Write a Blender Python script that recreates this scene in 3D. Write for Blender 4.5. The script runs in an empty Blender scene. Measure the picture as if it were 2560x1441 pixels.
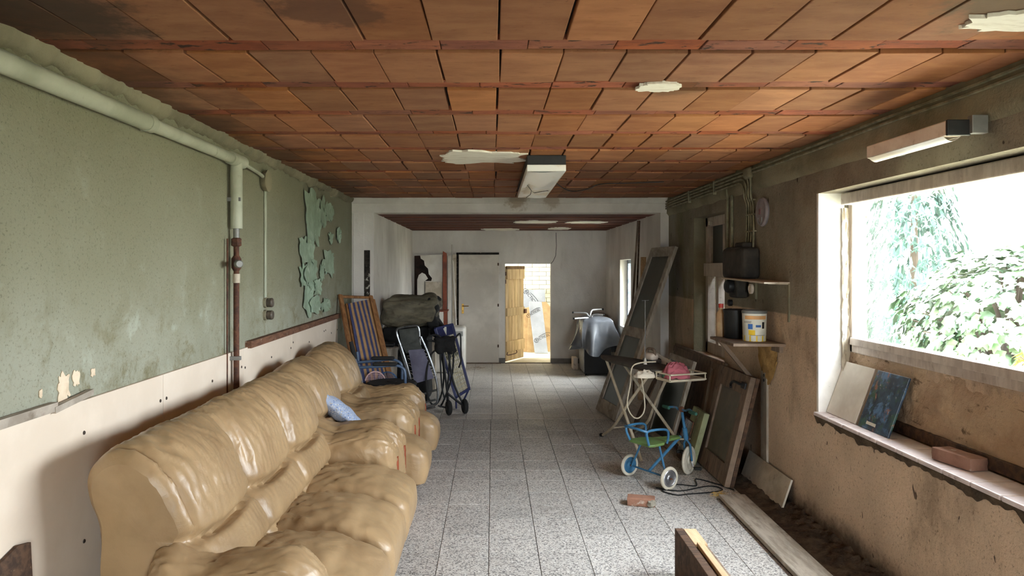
import bpy, bmesh, math, random
from mathutils import Vector, Matrix, noise
R = random.Random(7)
scene = bpy.context.scene
COL = scene.collection
V3 = Vector

# ------------------------------------------------------------------ camera, world, light, exposure
FOC = 1810.0; CH = 1.76; VPX, VPY = 1232.0, 670.0
cam_d = bpy.data.cameras.new('camera'); cam = bpy.data.objects.new('camera', cam_d); COL.objects.link(cam)
cam.location = (0, 0, CH); cam.rotation_euler = (math.radians(90), 0, 0)
cam_d.sensor_width = 36; cam_d.lens = FOC / 2560 * 36
cam_d.shift_x = (1280 - VPX) / 2560; cam_d.shift_y = -(720.5 - VPY) / 2560
cam_d.clip_start = .05; cam_d.clip_end = 200
scene.camera = cam
w = bpy.data.worlds.new('overcast_sky'); scene.world = w; w.use_nodes = True
wn = w.node_tree.nodes; wl = w.node_tree.links
wn['Background'].inputs[0].default_value = (.86, .94, 1, 1)
wn['Background'].inputs[1].default_value = 20.0
def portal(loc, rot, sx, sy):
    l = bpy.data.lights.new('daylight_portal', 'AREA'); l.shape = 'RECTANGLE'; l.size = sx; l.size_y = sy
    l.cycles.is_portal = True
    o = bpy.data.objects.new('daylight_portal', l); COL.objects.link(o); o.location = loc; o.rotation_euler = rot
HP = math.pi / 2
portal((2.47, 3.69, 1.74), (0, HP, 0), 1.0, 2.4)
portal((2.3, 11.4, 1.35), (0, HP, 0), 1.1, .95)
portal((1.4, -3.3, 1.05), (HP, 0, 0), 1.3, 2.1)
portal((-1.25, 14.6, 1.55), (0, -HP, 0), 1.1, 1.1)
portal((.65, 13.6, .92), (-HP, 0, 0), .86, 1.86)
vs = scene.view_settings
vs.view_transform = 'Standard'; vs.look = 'None'; vs.gamma = 1; vs.use_curve_mapping = False
vs.exposure = 1.05
scene.cycles.max_bounces = 10; scene.cycles.diffuse_bounces = 6; scene.cycles.glossy_bounces = 4
scene.cycles.transparent_max_bounces = 12; scene.cycles.caustics_reflective = False; scene.cycles.caustics_refractive = False

# ------------------------------------------------------------------ helpers
def P(x, y, Y): return V3(((x - VPX) * Y / FOC, Y, CH + (VPY - y) * Y / FOC))
def PZ(x, y, z):
    return P(x, y, (CH - z) * FOC / (y - VPY))
def PXX(x, y, X): return P(x, y, FOC * X / (x - VPX))
def lin(c):
    f = lambda v: (v / 255 / 12.92) if v / 255 <= .04045 else ((v / 255 + .055) / 1.055) ** 2.4
    return (f(c[0]), f(c[1]), f(c[2]), 1)
def clamp(v, a=0, b=1): return max(a, min(b, v))
def sstep(a, b, v):
    t = clamp((v - a) / (b - a)); return t * t * (3 - 2 * t)

class NT:
    def __init__(s, m): s.t = m.node_tree; s.n = s.t.nodes; s.l = s.t.links
    def add(s, typ, **kw):
        n = s.n.new(typ)
        for k, v in kw.items():
            setattr(n, k, v)
        return n
    def link(s, a, b): s.l.new(a, b)
    def mix(s, f, a, b):
        n = s.add('ShaderNodeMix', data_type='RGBA')
        for k, v in ((0, f), (6, a), (7, b)):
            if hasattr(v, 'is_output'): s.link(v, n.inputs[k])
            else: n.inputs[k].default_value = v
        return n.outputs[2]
    def math(s, op, a, b=0.0, c=None):
        n = s.add('ShaderNodeMath', operation=op)
        for k, v in ((0, a), (1, b), (2, c)):
            if v is None: continue
            if hasattr(v, 'is_output'): s.link(v, n.inputs[k])
            else: n.inputs[k].default_value = v
        return n.outputs[0]
    def ramp(s, f, lo, hi):
        n = s.add('ShaderNodeMapRange', interpolation_type='SMOOTHSTEP')
        s.link(f, n.inputs[0]); n.inputs[1].default_value = lo; n.inputs[2].default_value = hi
        return n.outputs[0]
    def coord(s, world=False):
        if world:
            return s.add('ShaderNodeNewGeometry').outputs['Position']
        tc = s.add('ShaderNodeTexCoord').outputs['Object']
        oi = s.add('ShaderNodeObjectInfo').outputs['Random']
        m = s.math('MULTIPLY', oi, 37.0)
        a = s.add('ShaderNodeVectorMath', operation='ADD'); s.link(tc, a.inputs[0]); s.link(m, a.inputs[1])
        return a.outputs[0]
    def mapped(s, co, st):
        if tuple(st) == (1, 1, 1): return co
        m = s.add('ShaderNodeMapping'); m.inputs[3].default_value = st; s.link(co, m.inputs[0]); return m.outputs[0]
    def noise(s, co, scale, detail=5, rough=.6, dist=0, st=(1, 1, 1)):
        n = s.add('ShaderNodeTexNoise'); s.link(s.mapped(co, st), n.inputs['Vector'])
        n.inputs['Scale'].default_value = scale; n.inputs['Detail'].default_value = detail
        n.inputs['Roughness'].default_value = rough; n.inputs['Distortion'].default_value = dist
        return n.outputs['Fac']
    def voro(s, co, scale, feature='F1', out='Distance', rnd=1.0):
        n = s.add('ShaderNodeTexVoronoi', feature=feature); s.link(co, n.inputs['Vector'])
        n.inputs['Scale'].default_value = scale; n.inputs['Randomness'].default_value = rnd
        return n.outputs[out]

MATS = {}
def pm(name, c1, c2=None, scale=4, st=(1, 1, 1), lohi=(.35, .65), rough=.8, rvar=.0, bump=.0, bscale=60, bst=(1, 1, 1), bdist=.01,
       metal=0, spec=.4, layers=(), objvar=0.0, world=False, extra=None, sheen=0, coat=0):
    """procedural material: two-tone noise colour, extra noise layers, noise bump, variation from object to object"""
    if name in MATS: return MATS[name]
    m = bpy.data.materials.new(name); m.use_nodes = True; MATS[name] = m
    g = NT(m); b = g.n['Principled BSDF']
    co = g.coord(world)
    c2 = c2 or tuple(v * .82 for v in c1)
    f = g.ramp(g.noise(co, scale, 6, .6, .2, st), *lohi)
    col = g.mix(f, lin(c1), lin(c2))
    for ly in layers:   # (colour, scale, lo, hi, strength, stretch)
        lc, ls, lo, hi, k = ly[:5]; lst = ly[5] if len(ly) > 5 else (1, 1, 1)
        lf = g.math('MULTIPLY', g.ramp(g.noise(co, ls, 8, .65, .3, lst), lo, hi), k)
        col = g.mix(lf, col, lin(lc))
    if extra: col = extra(g, co, col) or col
    if objvar:
        oi = g.add('ShaderNodeObjectInfo').outputs['Random']
        hs = g.add('ShaderNodeHueSaturation'); g.link(col, hs.inputs['Color'])
        g.link(g.math('MULTIPLY_ADD', oi, objvar * 2, 1 - objvar), hs.inputs['Value'])
        r2 = g.math('FRACT', g.math('MULTIPLY', oi, 91.7))
        g.link(g.math('MULTIPLY_ADD', r2, objvar * .025, .5 - objvar * .0125), hs.inputs['Hue'])
        r3 = g.math('FRACT', g.math('MULTIPLY', oi, 53.3))
        g.link(g.math('MULTIPLY_ADD', r3, objvar * .7, 1 - objvar * .5), hs.inputs['Saturation'])
        col = hs.outputs[0]
    if hasattr(col, 'is_output'): g.link(col, b.inputs['Base Color'])
    b.inputs['Metallic'].default_value = metal; b.inputs['Specular IOR Level'].default_value = spec
    if coat: b.inputs['Coat Weight'].default_value = coat; b.inputs['Coat Roughness'].default_value = .25
    if rvar:
        rn = g.noise(co, scale * 2, 4)
        g.link(g.math('MULTIPLY_ADD', rn, rvar * 2, rough - rvar), b.inputs['Roughness'])
    else: b.inputs['Roughness'].default_value = rough
    if bump:
        bp = g.add('ShaderNodeBump'); bp.inputs['Strength'].default_value = bump; bp.inputs['Distance'].default_value = bdist
        g.link(g.noise(co, bscale, 6, .65, 0, bst), bp.inputs['Height']); g.link(bp.outputs[0], b.inputs['Normal'])
    return m

class MB:
    """mesh builder; everything is given in world coordinates"""
    def __init__(s): s.v = []; s.f = []
    def add(s, vs, fs):
        o = len(s.v); s.v += [V3(p) for p in vs]; s.f += [[i + o for i in f] for f in fs]; return s
    def box(s, x0, x1, y0, y1, z0, z1):
        return s.obox((x0, y0, z0), (x1 - x0, 0, 0), (0, y1 - y0, 0), (0, 0, z1 - z0))
    def obox(s, O, u, v, w):
        O, u, v, w = V3(O), V3(u), V3(v), V3(w)
        p = [O, O + u, O + u + v, O + v, O + w, O + u + w, O + u + v + w, O + v + w]
        fs = [(0, 3, 2, 1), (4, 5, 6, 7), (0, 1, 5, 4), (1, 2, 6, 5), (2, 3, 7, 6), (3, 0, 4, 7)]
        if u.cross(v).dot(w) < 0: fs = [f[::-1] for f in fs]
        return s.add(p, fs)
    def beam(s, a, b, wd, ht, up=(0, 0, 1)):
        a, b = V3(a), V3(b); d = (b - a).normalized(); side = d.cross(V3(up))
        if side.length < 1e-4: side = d.cross(V3((1, 0, 0)))
        side.normalize(); u2 = side.cross(d).normalized()
        return s.obox(a - side * wd / 2 - u2 * ht / 2, side * wd, b - a, u2 * ht)
    def tube(s, pts, r, n=8, closed=False, cap=True):
        pts = [V3(p) for p in pts]; m = len(pts); rs = r if isinstance(r, (list, tuple)) else [r] * m
        tang = []
        for i in range(m):
            a = pts[(i - 1) % m] if (closed or i > 0) else pts[i]
            b = pts[(i + 1) % m] if (closed or i < m - 1) else pts[i]
            tang.append((b - a).normalized())
        ref = V3((0, 0, 1)) if abs(tang[0].z) < .9 else V3((1, 0, 0))
        nrm = (ref - tang[0] * ref.dot(tang[0])).normalized()
        vs = []
        for i in range(m):
            nrm = (nrm - tang[i] * nrm.dot(tang[i])).normalized(); bi = tang[i].cross(nrm)
            for k in range(n):
                a = 2 * math.pi * k / n
                vs.append(pts[i] + (nrm * math.cos(a) + bi * math.sin(a)) * rs[i])
        fs = []
        for i in range(m if closed else m - 1):
            j = (i + 1) % m
            for k in range(n):
                k2 = (k + 1) % n
                fs.append((i * n + k, i * n + k2, j * n + k2, j * n + k))
        if cap and not closed:
            fs.append(tuple(range(n))[::-1]); fs.append(tuple((m - 1) * n + k for k in range(n)))
        return s.add(vs, fs)
    def lathe(s, prof, c, axis=(0, 0, 1), n=24, cap=True):
        """prof: (radius, distance along the axis)"""
        ax = V3(axis).normalized(); ref = V3((1, 0, 0)) if abs(ax.x) < .9 else V3((0, 1, 0))
        u = (ref - ax * ref.dot(ax)).normalized(); v = ax.cross(u); c = V3(c); vs = []; fs = []
        for r, h in prof:
            for k in range(n):
                a = 2 * math.pi * k / n; vs.append(c + ax * h + (u * math.cos(a) + v * math.sin(a)) * r)
        for i in range(len(prof) - 1):
            for k in range(n):
                k2 = (k + 1) % n; fs.append((i * n + k, i * n + k2, (i + 1) * n + k2, (i + 1) * n + k))
        if cap:
            fs.append(tuple(range(n))[::-1]); fs.append(tuple((len(prof) - 1) * n + k for k in range(n)))
        return s.add(vs, fs)
    def grid(s, fn, nu, nv, cu=False, cv=False):
        vs = [fn(i / (nu if cu else nu - 1), j / (nv if cv else nv - 1)) for i in range(nu) for j in range(nv)]
        fs = []
        for i in range(nu if cu else nu - 1):
            for j in range(nv if cv else nv - 1):
                i2, j2 = (i + 1) % nu, (j + 1) % nv
                fs.append((i * nv + j, i2 * nv + j, i2 * nv + j2, i * nv + j2))
        return s.add(vs, fs)
    def prism(s, pts, th):
        """flat outline (3-D points) pushed along the vector th"""
        pts = [V3(p) for p in pts]; th = V3(th); n = len(pts)
        vs = pts + [p + th for p in pts]
        fs = [tuple(range(n))[::-1], tuple(range(n, 2 * n))] + [(i, (i + 1) % n, n + (i + 1) % n, n + i) for i in range(n)]
        return s.add(vs, fs)
    def rbox(s, c, h, r, n=8, fn=None, rot=None):
        """box with round edges: centre, half sizes, radius; fn(point, normal) moves each vertex"""
        c = V3(c); idx = {}; vs = []; fs = []
        def key(p): return (round(p[0], 5), round(p[1], 5), round(p[2], 5))
        def vert(q):
            k = key(q)
            if k in idx: return idx[k]
            qq = V3((q[0] * h[0], q[1] * h[1], q[2] * h[2]))
            inner = V3([clamp(qq[i], -(h[i] - min(r, h[i] * .999)), h[i] - min(r, h[i] * .999)) for i in range(3)])
            d = qq - inner; d = V3([d[i] / min(r, h[i] * .999) for i in range(3)])
            nn = d.normalized(); pnt = inner + V3([nn[i] * min(r, h[i] * .999) for i in range(3)])
            if fn: pnt = fn(pnt, nn)
            if rot is not None: pnt = rot @ pnt
            idx[k] = len(vs); vs.append(c + pnt); return idx[k]
        # cosine spread puts more rows near the edges
        tv = [math.sin(-HP + math.pi * i / n) for i in range(n + 1)]
        tv = [.5 * a + .5 * (-1 + 2 * i / n) for i, a in enumerate(tv)]
        for ax in range(3):
            for sg in (-1, 1):
                for i in range(n):
                    for j in range(n):
                        q = []
                        for (a, b) in ((tv[i], tv[j]), (tv[i + 1], tv[j]), (tv[i + 1], tv[j + 1]), (tv[i], tv[j + 1])):
                            p = [0, 0, 0]; p[ax] = sg; p[(ax + 1) % 3] = a; p[(ax + 2) % 3] = b; q.append(vert(p))
                        fs.append(q if sg > 0 else q[::-1])
        return s.add(vs, fs)
    def mesh(s, name, M=None, smooth=False, bevel=0, angle=38):
        vs = [M @ p for p in s.v] if M else s.v
        me = bpy.data.meshes.new(name); me.from_pydata([tuple(p) for p in vs], [], s.f); me.update()
        if bevel:
            bm = bmesh.new(); bm.from_mesh(me)
            es = [e for e in bm.edges if len(e.link_faces) == 2 and e.calc_face_angle(0) > .6]
            bmesh.ops.bevel(bm, geom=es, offset=bevel, segments=2, profile=.5, affect='EDGES', clamp_overlap=True)
            bm.to_mesh(me); bm.free()
        if smooth:
            me.polygons.foreach_set('use_smooth', [True] * len(me.polygons))
            me.set_sharp_from_angle(angle=math.radians(angle))
        return me
    def build(s, name, mat, parent=None, smooth=False, bevel=0, angle=38, base=None, **tags):
        if parent is not None: M = ROOT[parent.name].inverted()
        else:
            b = V3(base) if base is not None else V3((0, 0, 0)); M = Matrix.Translation(-b)
        me = s.mesh(name, M, smooth, bevel, angle); me.materials.append(mat)
        o = bpy.data.objects.new(name, me); COL.objects.link(o)
        if parent is not None: o.parent = parent; ROOT[o.name] = ROOT[parent.name]
        else: o.location = b; ROOT[o.name] = Matrix.Translation(b)
        for k, v in tags.items(): o[k] = v
        return o
ROOT = {}
def thing(name, label, cat, loc, group=None):
    o = bpy.data.objects.new(name, None); COL.objects.link(o); o.location = loc
    o.empty_display_size = .1
    ROOT[o.name] = Matrix.Translation(V3(loc)); o['label'] = label; o['category'] = cat
    if group: o['group'] = group
    return o
def struct(o): o['kind'] = 'structure'; return o
def sthing(name, loc):
    o = bpy.data.objects.new(name, None); COL.objects.link(o); o.location = loc
    ROOT[o.name] = Matrix.Translation(V3(loc)); o['kind'] = 'structure'; return o
def inst(name, me, loc, rot=(0, 0, 0), parent=None, scale=None):
    """an object that shares a mesh, placed in world coordinates"""
    o = bpy.data.objects.new(name, me); COL.objects.link(o)
    M = Matrix.Translation(V3(loc)) @ (rot if isinstance(rot, Matrix) else Matrix([[1, 0, 0, 0], [0, 1, 0, 0], [0, 0, 1, 0], [0, 0, 0, 1]]) @ __import__('mathutils').Euler(rot).to_matrix().to_4x4())
    if scale: M = M @ Matrix.Diagonal((*scale, 1))
    ROOT[o.name] = M
    if parent is not None: o.parent = parent; o.matrix_local = ROOT[parent.name].inverted() @ M; ROOT[o.name] = ROOT[parent.name]
    else: o.matrix_local = M
    return o
def spline(pts, n):
    """Catmull-Rom through the points"""
    pts = [V3(p) for p in pts]; out = []; m = len(pts)
    for k in range(n):
        t = k / (n - 1) * (m - 1); i = min(int(t), m - 2); u = t - i
        p0 = pts[max(i - 1, 0)]; p1 = pts[i]; p2 = pts[i + 1]; p3 = pts[min(i + 2, m - 1)]
        out.append(.5 * ((2 * p1) + (p2 - p0) * u + (2 * p0 - 5 * p1 + 4 * p2 - p3) * u * u + (3 * p1 - p0 - 3 * p2 + p3) * u ** 3))
    return out
def nz(x, y=0, z=0): return noise.noise(V3((x, y, z)))
def ragged(cx, cy, rx, ry, n, amp, seed):
    """irregular closed outline in 2-D"""
    out = []
    for k in range(n):
        a = 2 * math.pi * k / n; q = 1 + amp * nz(math.cos(a) * 2.3 + seed, math.sin(a) * 2.3, seed * 1.7) + amp * .6 * nz(math.cos(a) * 7 + seed, math.sin(a) * 7, seed)
        sx = abs(math.cos(a)) ** .7 * (1 if math.cos(a) > 0 else -1); sy = abs(math.sin(a)) ** .7 * (1 if math.sin(a) > 0 else -1)
        out.append((cx + rx * q * sx, cy + ry * q * sy))
    return out
# ------------------------------------------------------------------ materials
def mold_world(g, co, col, spots):
    """dark mould stains, patches with their own shape at fixed places"""
    pos = g.coord(True)
    for (c, rad, colr, k, sc) in spots:
        d = g.add('ShaderNodeVectorMath', operation='DISTANCE'); g.link(pos, d.inputs[0]); d.inputs[1].default_value = c
        nn = g.noise(pos, sc, 8, .7)
        q = g.math('SUBTRACT', g.math('MULTIPLY', d.outputs['Value'], 1 / rad), g.math('MULTIPLY', g.math('SUBTRACT', nn, .5), 2.2))
        f = g.math('MULTIPLY', g.math('SUBTRACT', 1.0, g.ramp(q, .55, 1.05)), k)
        col = g.mix(f, col, lin(colr))
    return col
def ceil_extra(g, co, col):
    pos = g.coord(True)
    # burnt reddish edges and mould along the left wall
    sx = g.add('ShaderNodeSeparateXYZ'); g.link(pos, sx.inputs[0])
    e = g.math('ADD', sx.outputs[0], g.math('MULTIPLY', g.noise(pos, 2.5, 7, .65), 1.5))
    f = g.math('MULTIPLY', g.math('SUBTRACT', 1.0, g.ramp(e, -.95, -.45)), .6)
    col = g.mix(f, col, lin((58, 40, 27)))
    return mold_world(g, co, col, [((-1.5, 2.45, 2.6), .35, (45, 36, 26), .8, 5), ((-.55, 2.4, 2.6), .2, (84, 52, 36), .7, 6), ((1.75, 2.35, 2.6), .3, (95, 85, 60), .7, 5),
                                   ((.85, 3.4, 2.6), .18, (110, 75, 45), .6, 6)])
M_TILE = pm('terracotta_ceiling_tile', (162, 108, 69), (140, 88, 54), 3.5, (1, 2.5, 1), (.3, .7), .85, bump=.25, bscale=45, bst=(1, 4, 1), bdist=.004,
            layers=[((120, 66, 38), 14, .56, .75, .7, (1, 3, 1)), ((205, 140, 95), 30, .62, .74, .6, (1, 6, 1)), ((70, 40, 26), 60, .66, .72, .6)], objvar=.2, extra=ceil_extra)
M_TILE2 = pm('terracotta_beam_shoe', (160, 88, 56), (130, 68, 44), 4, (1, 3, 1), (.3, .7), .85, bump=.6, bscale=24, bst=(.3, 9, 1), bdist=.006,
            layers=[((92, 46, 30), 9, .54, .7, .7, (1, 5, 1)), ((215, 180, 150), 22, .66, .73, .7, (1, 6, 1)), ((38, 26, 20), 9, .57, .63, .9, (1, 2, 1))], objvar=.28, extra=ceil_extra)
M_JOINT = pm('ceiling_joint_dark', (52, 36, 26), (30, 22, 16), 12, rough=.95, bump=.5, bscale=50)
M_PLASTER = pm('white_plaster_patch', (236, 232, 220), (208, 200, 184), 9, (1, 3, 1), (.45, .75), .8, bump=.5, bscale=60, bdist=.004)

def wl_extra(g, co, col):
    pos = g.coord(True); sx = g.add('ShaderNodeSeparateXYZ'); g.link(pos, sx.inputs[0])
    # bluish green lower down, browner up
    f = g.ramp(g.math('ADD', sx.outputs[2], g.math('MULTIPLY', g.noise(pos, 1.3, 5), .8)), 1.55, 2.25)
    col = g.mix(g.math('MULTIPLY', f, .75), col, lin((132, 130, 104)))
    s2 = g.math('MULTIPLY', g.ramp(g.noise(pos, 4, 9, .75, .4), .48, .66), .85)
    lo = g.math('SUBTRACT', 1.0, g.ramp(sx.outputs[2], 1.2, 1.9))
    col = g.mix(g.math('MULTIPLY', s2, lo), col, lin((112, 105, 72)))
    # fine dark pits
    p = g.math('MULTIPLY', g.ramp(g.noise(pos, 80, 4, .75), .54, .68), .5)
    return g.mix(p, col, lin((75, 72, 52)))
M_WL = pm('green_grey_stucco', (156, 157, 139), (138, 138, 118), 1.2, rough=.95, bump=.9, bscale=70, bdist=.006,
          layers=[((122, 120, 92), 1.8, .5, .75, .6, (1, 1, .5)), ((196, 204, 190), 5, .55, .75, .55)], extra=wl_extra, world=True)
M_WHITEP = pm('white_flaking_wall_paint', (234, 229, 222), (212, 206, 198), 1.6, (1, 1, .5), rough=.9, bump=.5, bscale=40, bdist=.006,
          layers=[((140, 128, 112), 3, .58, .78, .5, (1, 1, .35)), ((120, 105, 88), 50, .66, .74, .5)], world=True)
def wr_extra(g, co, col):
    pos = g.coord(True); sx = g.add('ShaderNodeSeparateXYZ'); g.link(pos, sx.inputs[0])
    zz = g.math('ADD', sx.outputs[2], g.math('MULTIPLY', g.noise(pos, 3, 3), .02))
    low = g.math('SUBTRACT', 1.0, g.ramp(zz, 1.42, 1.435))
    tan = g.mix(g.ramp(g.noise(pos, 1.4, 6), .35, .7), lin((218, 192, 164)), lin((190, 168, 144)))
    col = g.mix(low, col, tan)
    col = g.mix(g.math('MULTIPLY', g.ramp(g.noise(pos, 2.2, 9, .7, .2, (1, 1, .5)), .5, .7), .55), col, lin((112, 95, 76)))
    # damp dark foot of the wall
    ft = g.math('SUBTRACT', 1.0, g.ramp(g.math('ADD', sx.outputs[2], g.math('MULTIPLY', g.noise(pos, 4, 8, .7), -.32)), -.12, .06))
    col = g.mix(g.math('MULTIPLY', ft, .9), col, lin((58, 44, 30)))
    # green algae towards the far end
    al = g.math('MULTIPLY', g.ramp(sx.outputs[1], 7.2, 8.6), g.ramp(g.noise(pos, 2.6, 8, .65, .2, (1, 1, .4)), .42, .62))
    col = g.mix(g.math('MULTIPLY', al, .6), col, lin((112, 108, 66)))
    p = g.math('MULTIPLY', g.ramp(g.noise(pos, 60, 5, .78), .55, .68), .7)
    col = g.mix(p, col, lin((84, 66, 48)))
    k = g.math('MULTIPLY', g.ramp(g.noise(pos, 17, 2, .5, .6, (1, 1, .45)), .7, .74), .85)
    return g.mix(k, col, lin((52, 38, 26)))
M_WR = pm('grey_brown_stucco', (154, 146, 128), (128, 121, 105), 1.5, rough=.95, bump=.9, bscale=55, bdist=.007, extra=wr_extra, world=True)
M_RING = pm('ring_beam_cement', (150, 143, 118), (122, 116, 94), 2, rough=.95, bump=.9, bscale=60, bdist=.006,
            layers=[((84, 84, 60), 3, .55, .75, .6)], world=True)
M_BOARD = pm('cream_fibre_board', (226, 212, 194), (216, 201, 182), 2, rough=.55, bump=.06, bscale=30, layers=[((170, 150, 125), 14, .7, .76, .5)], world=True)
M_SCREW = pm('dark_screw_head', (70, 60, 52), rough=.6)
M_REVEAL = pm('white_reveal_paint', (244, 242, 238), (226, 224, 218), 3, rough=.8, bump=.3, bscale=35, layers=[((120, 112, 100), 26, .67, .72, .8)], world=True)

def terr(name, cem, chipd, chipl, sc, dirt, wear):
    if name in MATS: return MATS[name]
    m = bpy.data.materials.new(name); m.use_nodes = True; MATS[name] = m; g = NT(m); b = g.n['Principled BSDF']
    pos = g.coord(False); wpos = g.coord(True)
    vc = g.voro(pos, sc, 'F1', 'Color'); vd = g.voro(pos, sc, 'F1', 'Distance')
    sep = g.add('ShaderNodeSeparateColor'); g.link(vc, sep.inputs[0])
    isd = g.math('MULTIPLY', g.math('GREATER_THAN', sep.outputs[0], .6), g.math('LESS_THAN', vd, .56))
    isl = g.math('MULTIPLY', g.math('LESS_THAN', sep.outputs[0], .2), g.math('LESS_THAN', vd, .45))
    col = g.mix(g.noise(wpos, 1.5, 4), lin(cem), lin(tuple(v * .9 for v in cem)))
    col = g.mix(g.math('MULTIPLY', isd, .85), col, lin(chipd)); col = g.mix(g.math('MULTIPLY', isl, .8), col, lin(chipl))
    col = g.mix(g.math('MULTIPLY', g.ramp(g.noise(wpos, 2.2, 8, .7, .5), .55, .75), dirt), col, lin((120, 104, 86)))
    col = g.mix(g.math('MULTIPLY', g.ramp(g.noise(wpos, 1.1, 8, .7, 1.0), .58, .72), wear), col, lin((222, 218, 212)))
    oi = g.add('ShaderNodeObjectInfo').outputs['Random']
    hs = g.add('ShaderNodeHueSaturation'); g.link(col, hs.inputs['Color']); g.link(g.math('MULTIPLY_ADD', oi, .16, .92), hs.inputs['Value'])
    g.link(hs.outputs[0], b.inputs['Base Color'])
    g.link(g.math('MULTIPLY_ADD', g.noise(wpos, 3, 5), .5, .25), b.inputs['Roughness']); b.inputs['Specular IOR Level'].default_value = .4
    return m
M_FLOOR = terr('terrazzo_near', (204, 200, 194), (92, 90, 90), (236, 234, 230), 105, .3, .3)
M_FLOOR2 = terr('terrazzo_far', (226, 220, 212), (160, 152, 145), (240, 236, 230), 110, .25, .35)
M_GROUT = pm('floor_grout', (96, 89, 80), (70, 64, 57), 20, rough=.95)

def leather_extra(g, co, col):
    pos = g.coord(True)
    d = g.math('MULTIPLY', g.ramp(g.noise(pos, 3.2, 8, .65, .3), .5, .75), .35)
    return g.mix(d, col, lin((122, 92, 58)))
def leather():
    m = pm('tan_leather', (166, 139, 103), (150, 124, 91), 3, rough=.4, rvar=.08, spec=.5, extra=leather_extra)
    g = NT(m); b = g.n['Principled BSDF']; co = g.coord()
    bp = g.add('ShaderNodeBump'); bp.inputs['Strength'].default_value = .35; bp.inputs['Distance'].default_value = .012
    h = g.math('ADD', g.math('MULTIPLY', g.noise(co, 9, 4, .5, 1.2), 1.0), g.math('MULTIPLY', g.voro(co, 240), .04))
    g.link(h, bp.inputs['Height']); g.link(bp.outputs[0], b.inputs['Normal']); return m
M_LEATHER = leather()
M_SEAM = pm('leather_piping', (150, 112, 68), rough=.5)
M_REDWOOD = pm('red_stained_wood', (150, 74, 44), (110, 52, 32), 6, (1, 8, 1), rough=.5, bump=.1)
M_METAL = pm('grey_painted_metal', (150, 150, 146), rough=.5, metal=.3)
M_CHROME = pm('chrome', (226, 228, 230), (206, 208, 210), 6, rough=.3, metal=.55)
M_STEELTUBE = pm('dull_steel_tube', (150, 152, 154), (112, 112, 114), 12, rough=.35, metal=.9)
M_BLACK = pm('black_plastic', (32, 32, 33), (22, 22, 23), 6, rough=.5)
M_RUBBER = pm('black_rubber', (38, 37, 36), rough=.85, bump=.2, bscale=60)
M_BLACKCLOTH = pm('black_cloth', (34, 33, 33), (22, 22, 22), 10, rough=.95, bump=.4, bscale=20, bdist=.02)
M_WHITE = pm('white_paint', (232, 228, 218), (214, 208, 196), 4, rough=.6, layers=[((150, 135, 112), 12, .64, .74, .4)], bump=.1)
M_WHITEOLD = pm('aged_white_paint', (206, 196, 178), (176, 164, 144), 5, rough=.75, layers=[((110, 92, 70), 9, .58, .72, .6), ((60, 46, 34), 40, .66, .72, .7)], bump=.3, bscale=40)
M_WOODGREY = pm('grey_weathered_wood', (178, 168, 154), (146, 136, 122), 5, (6, 1, 1), rough=.85, bump=.3, bscale=20, bst=(8, 1, 1), layers=[((96, 80, 62), 8, .56, .72, .6)])
M_WOODBROWN = pm('dusty_brown_wood', (136, 116, 98), (106, 90, 76), 5, (1, 6, 1), rough=.8, bump=.25, bscale=30, layers=[((64, 48, 36), 10, .55, .7, .6), ((176, 156, 130), 60, .62, .7, .5)])
M_WOODDARK = pm('dark_old_plank', (96, 72, 54), (62, 46, 36), 5, (1, 5, 5), rough=.85, bump=.4, bscale=30, layers=[((140, 118, 96), 40, .62, .7, .5)])
M_WOODPALE = pm('pale_pine', (214, 184, 148), (190, 158, 122), 4, (8, 1, 8), rough=.65, bump=.15, bscale=18, bst=(8, 1, 8))
M_WOODWARM = pm('varnished_pine', (154, 110, 70), (122, 82, 50), 5, (5, 5, .7), rough=.5, bump=.1)
M_RUST = pm('rusty_pipe', (98, 62, 44), (66, 44, 36), 20, rough=.8, bump=.4, bscale=90, layers=[((140, 96, 64), 30, .58, .7, .6)])
M_PIPEGREEN = pm('pale_green_paint', (182, 186, 166), (160, 164, 143), 3, rough=.6, layers=[((110, 104, 80), 9, .6, .74, .5)], bump=.15, bscale=60)
M_BRICK = pm('red_brick', (158, 118, 98), (134, 98, 80), 8, rough=.9, bump=.6, bscale=40, layers=[((196, 186, 172), 14, .58, .68, .7)], objvar=.2)
M_DIRT = pm('dark_soil_dirt', (108, 90, 70), (72, 58, 44), 8, rough=1, bump=1, bscale=60, bdist=.02, layers=[((150, 130, 100), 40, .62, .7, .6)])
def glass(name, tint=(1, 1, 1), dirt=.06):
    m = bpy.data.materials.new(name); m.use_nodes = True; g = NT(m); g.n.remove(g.n['Principled BSDF'])
    out = [n for n in g.n if n.type == 'OUTPUT_MATERIAL'][0]
    tr = g.add('ShaderNodeBsdfTransparent'); tr.inputs[0].default_value = (*tint, 1)
    gl = g.add('ShaderNodeBsdfGlossy'); gl.inputs['Roughness'].default_value = .05
    df = g.add('ShaderNodeBsdfDiffuse'); df.inputs[0].default_value = (.8, .8, .78, 1)
    fr = g.add('ShaderNodeLayerWeight')
    mx = g.add('ShaderNodeMixShader'); g.link(g.math('MULTIPLY_ADD', g.math('POWER', fr.outputs['Facing'], 5.0), .6, .04), mx.inputs[0]); g.link(tr.outputs[0], mx.inputs[1]); g.link(gl.outputs[0], mx.inputs[2])
    m2 = g.add('ShaderNodeMixShader'); co = g.coord(True)
    g.link(g.math('MULTIPLY', g.ramp(g.noise(co, 6, 8, .7), .4, .8), dirt * 2), m2.inputs[0]); g.link(mx.outputs[0], m2.inputs[1]); g.link(df.outputs[0], m2.inputs[2])
    g.link(m2.outputs[0], out.inputs[0]); return m
M_GLASS = glass('dusty_window_glass')
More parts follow.
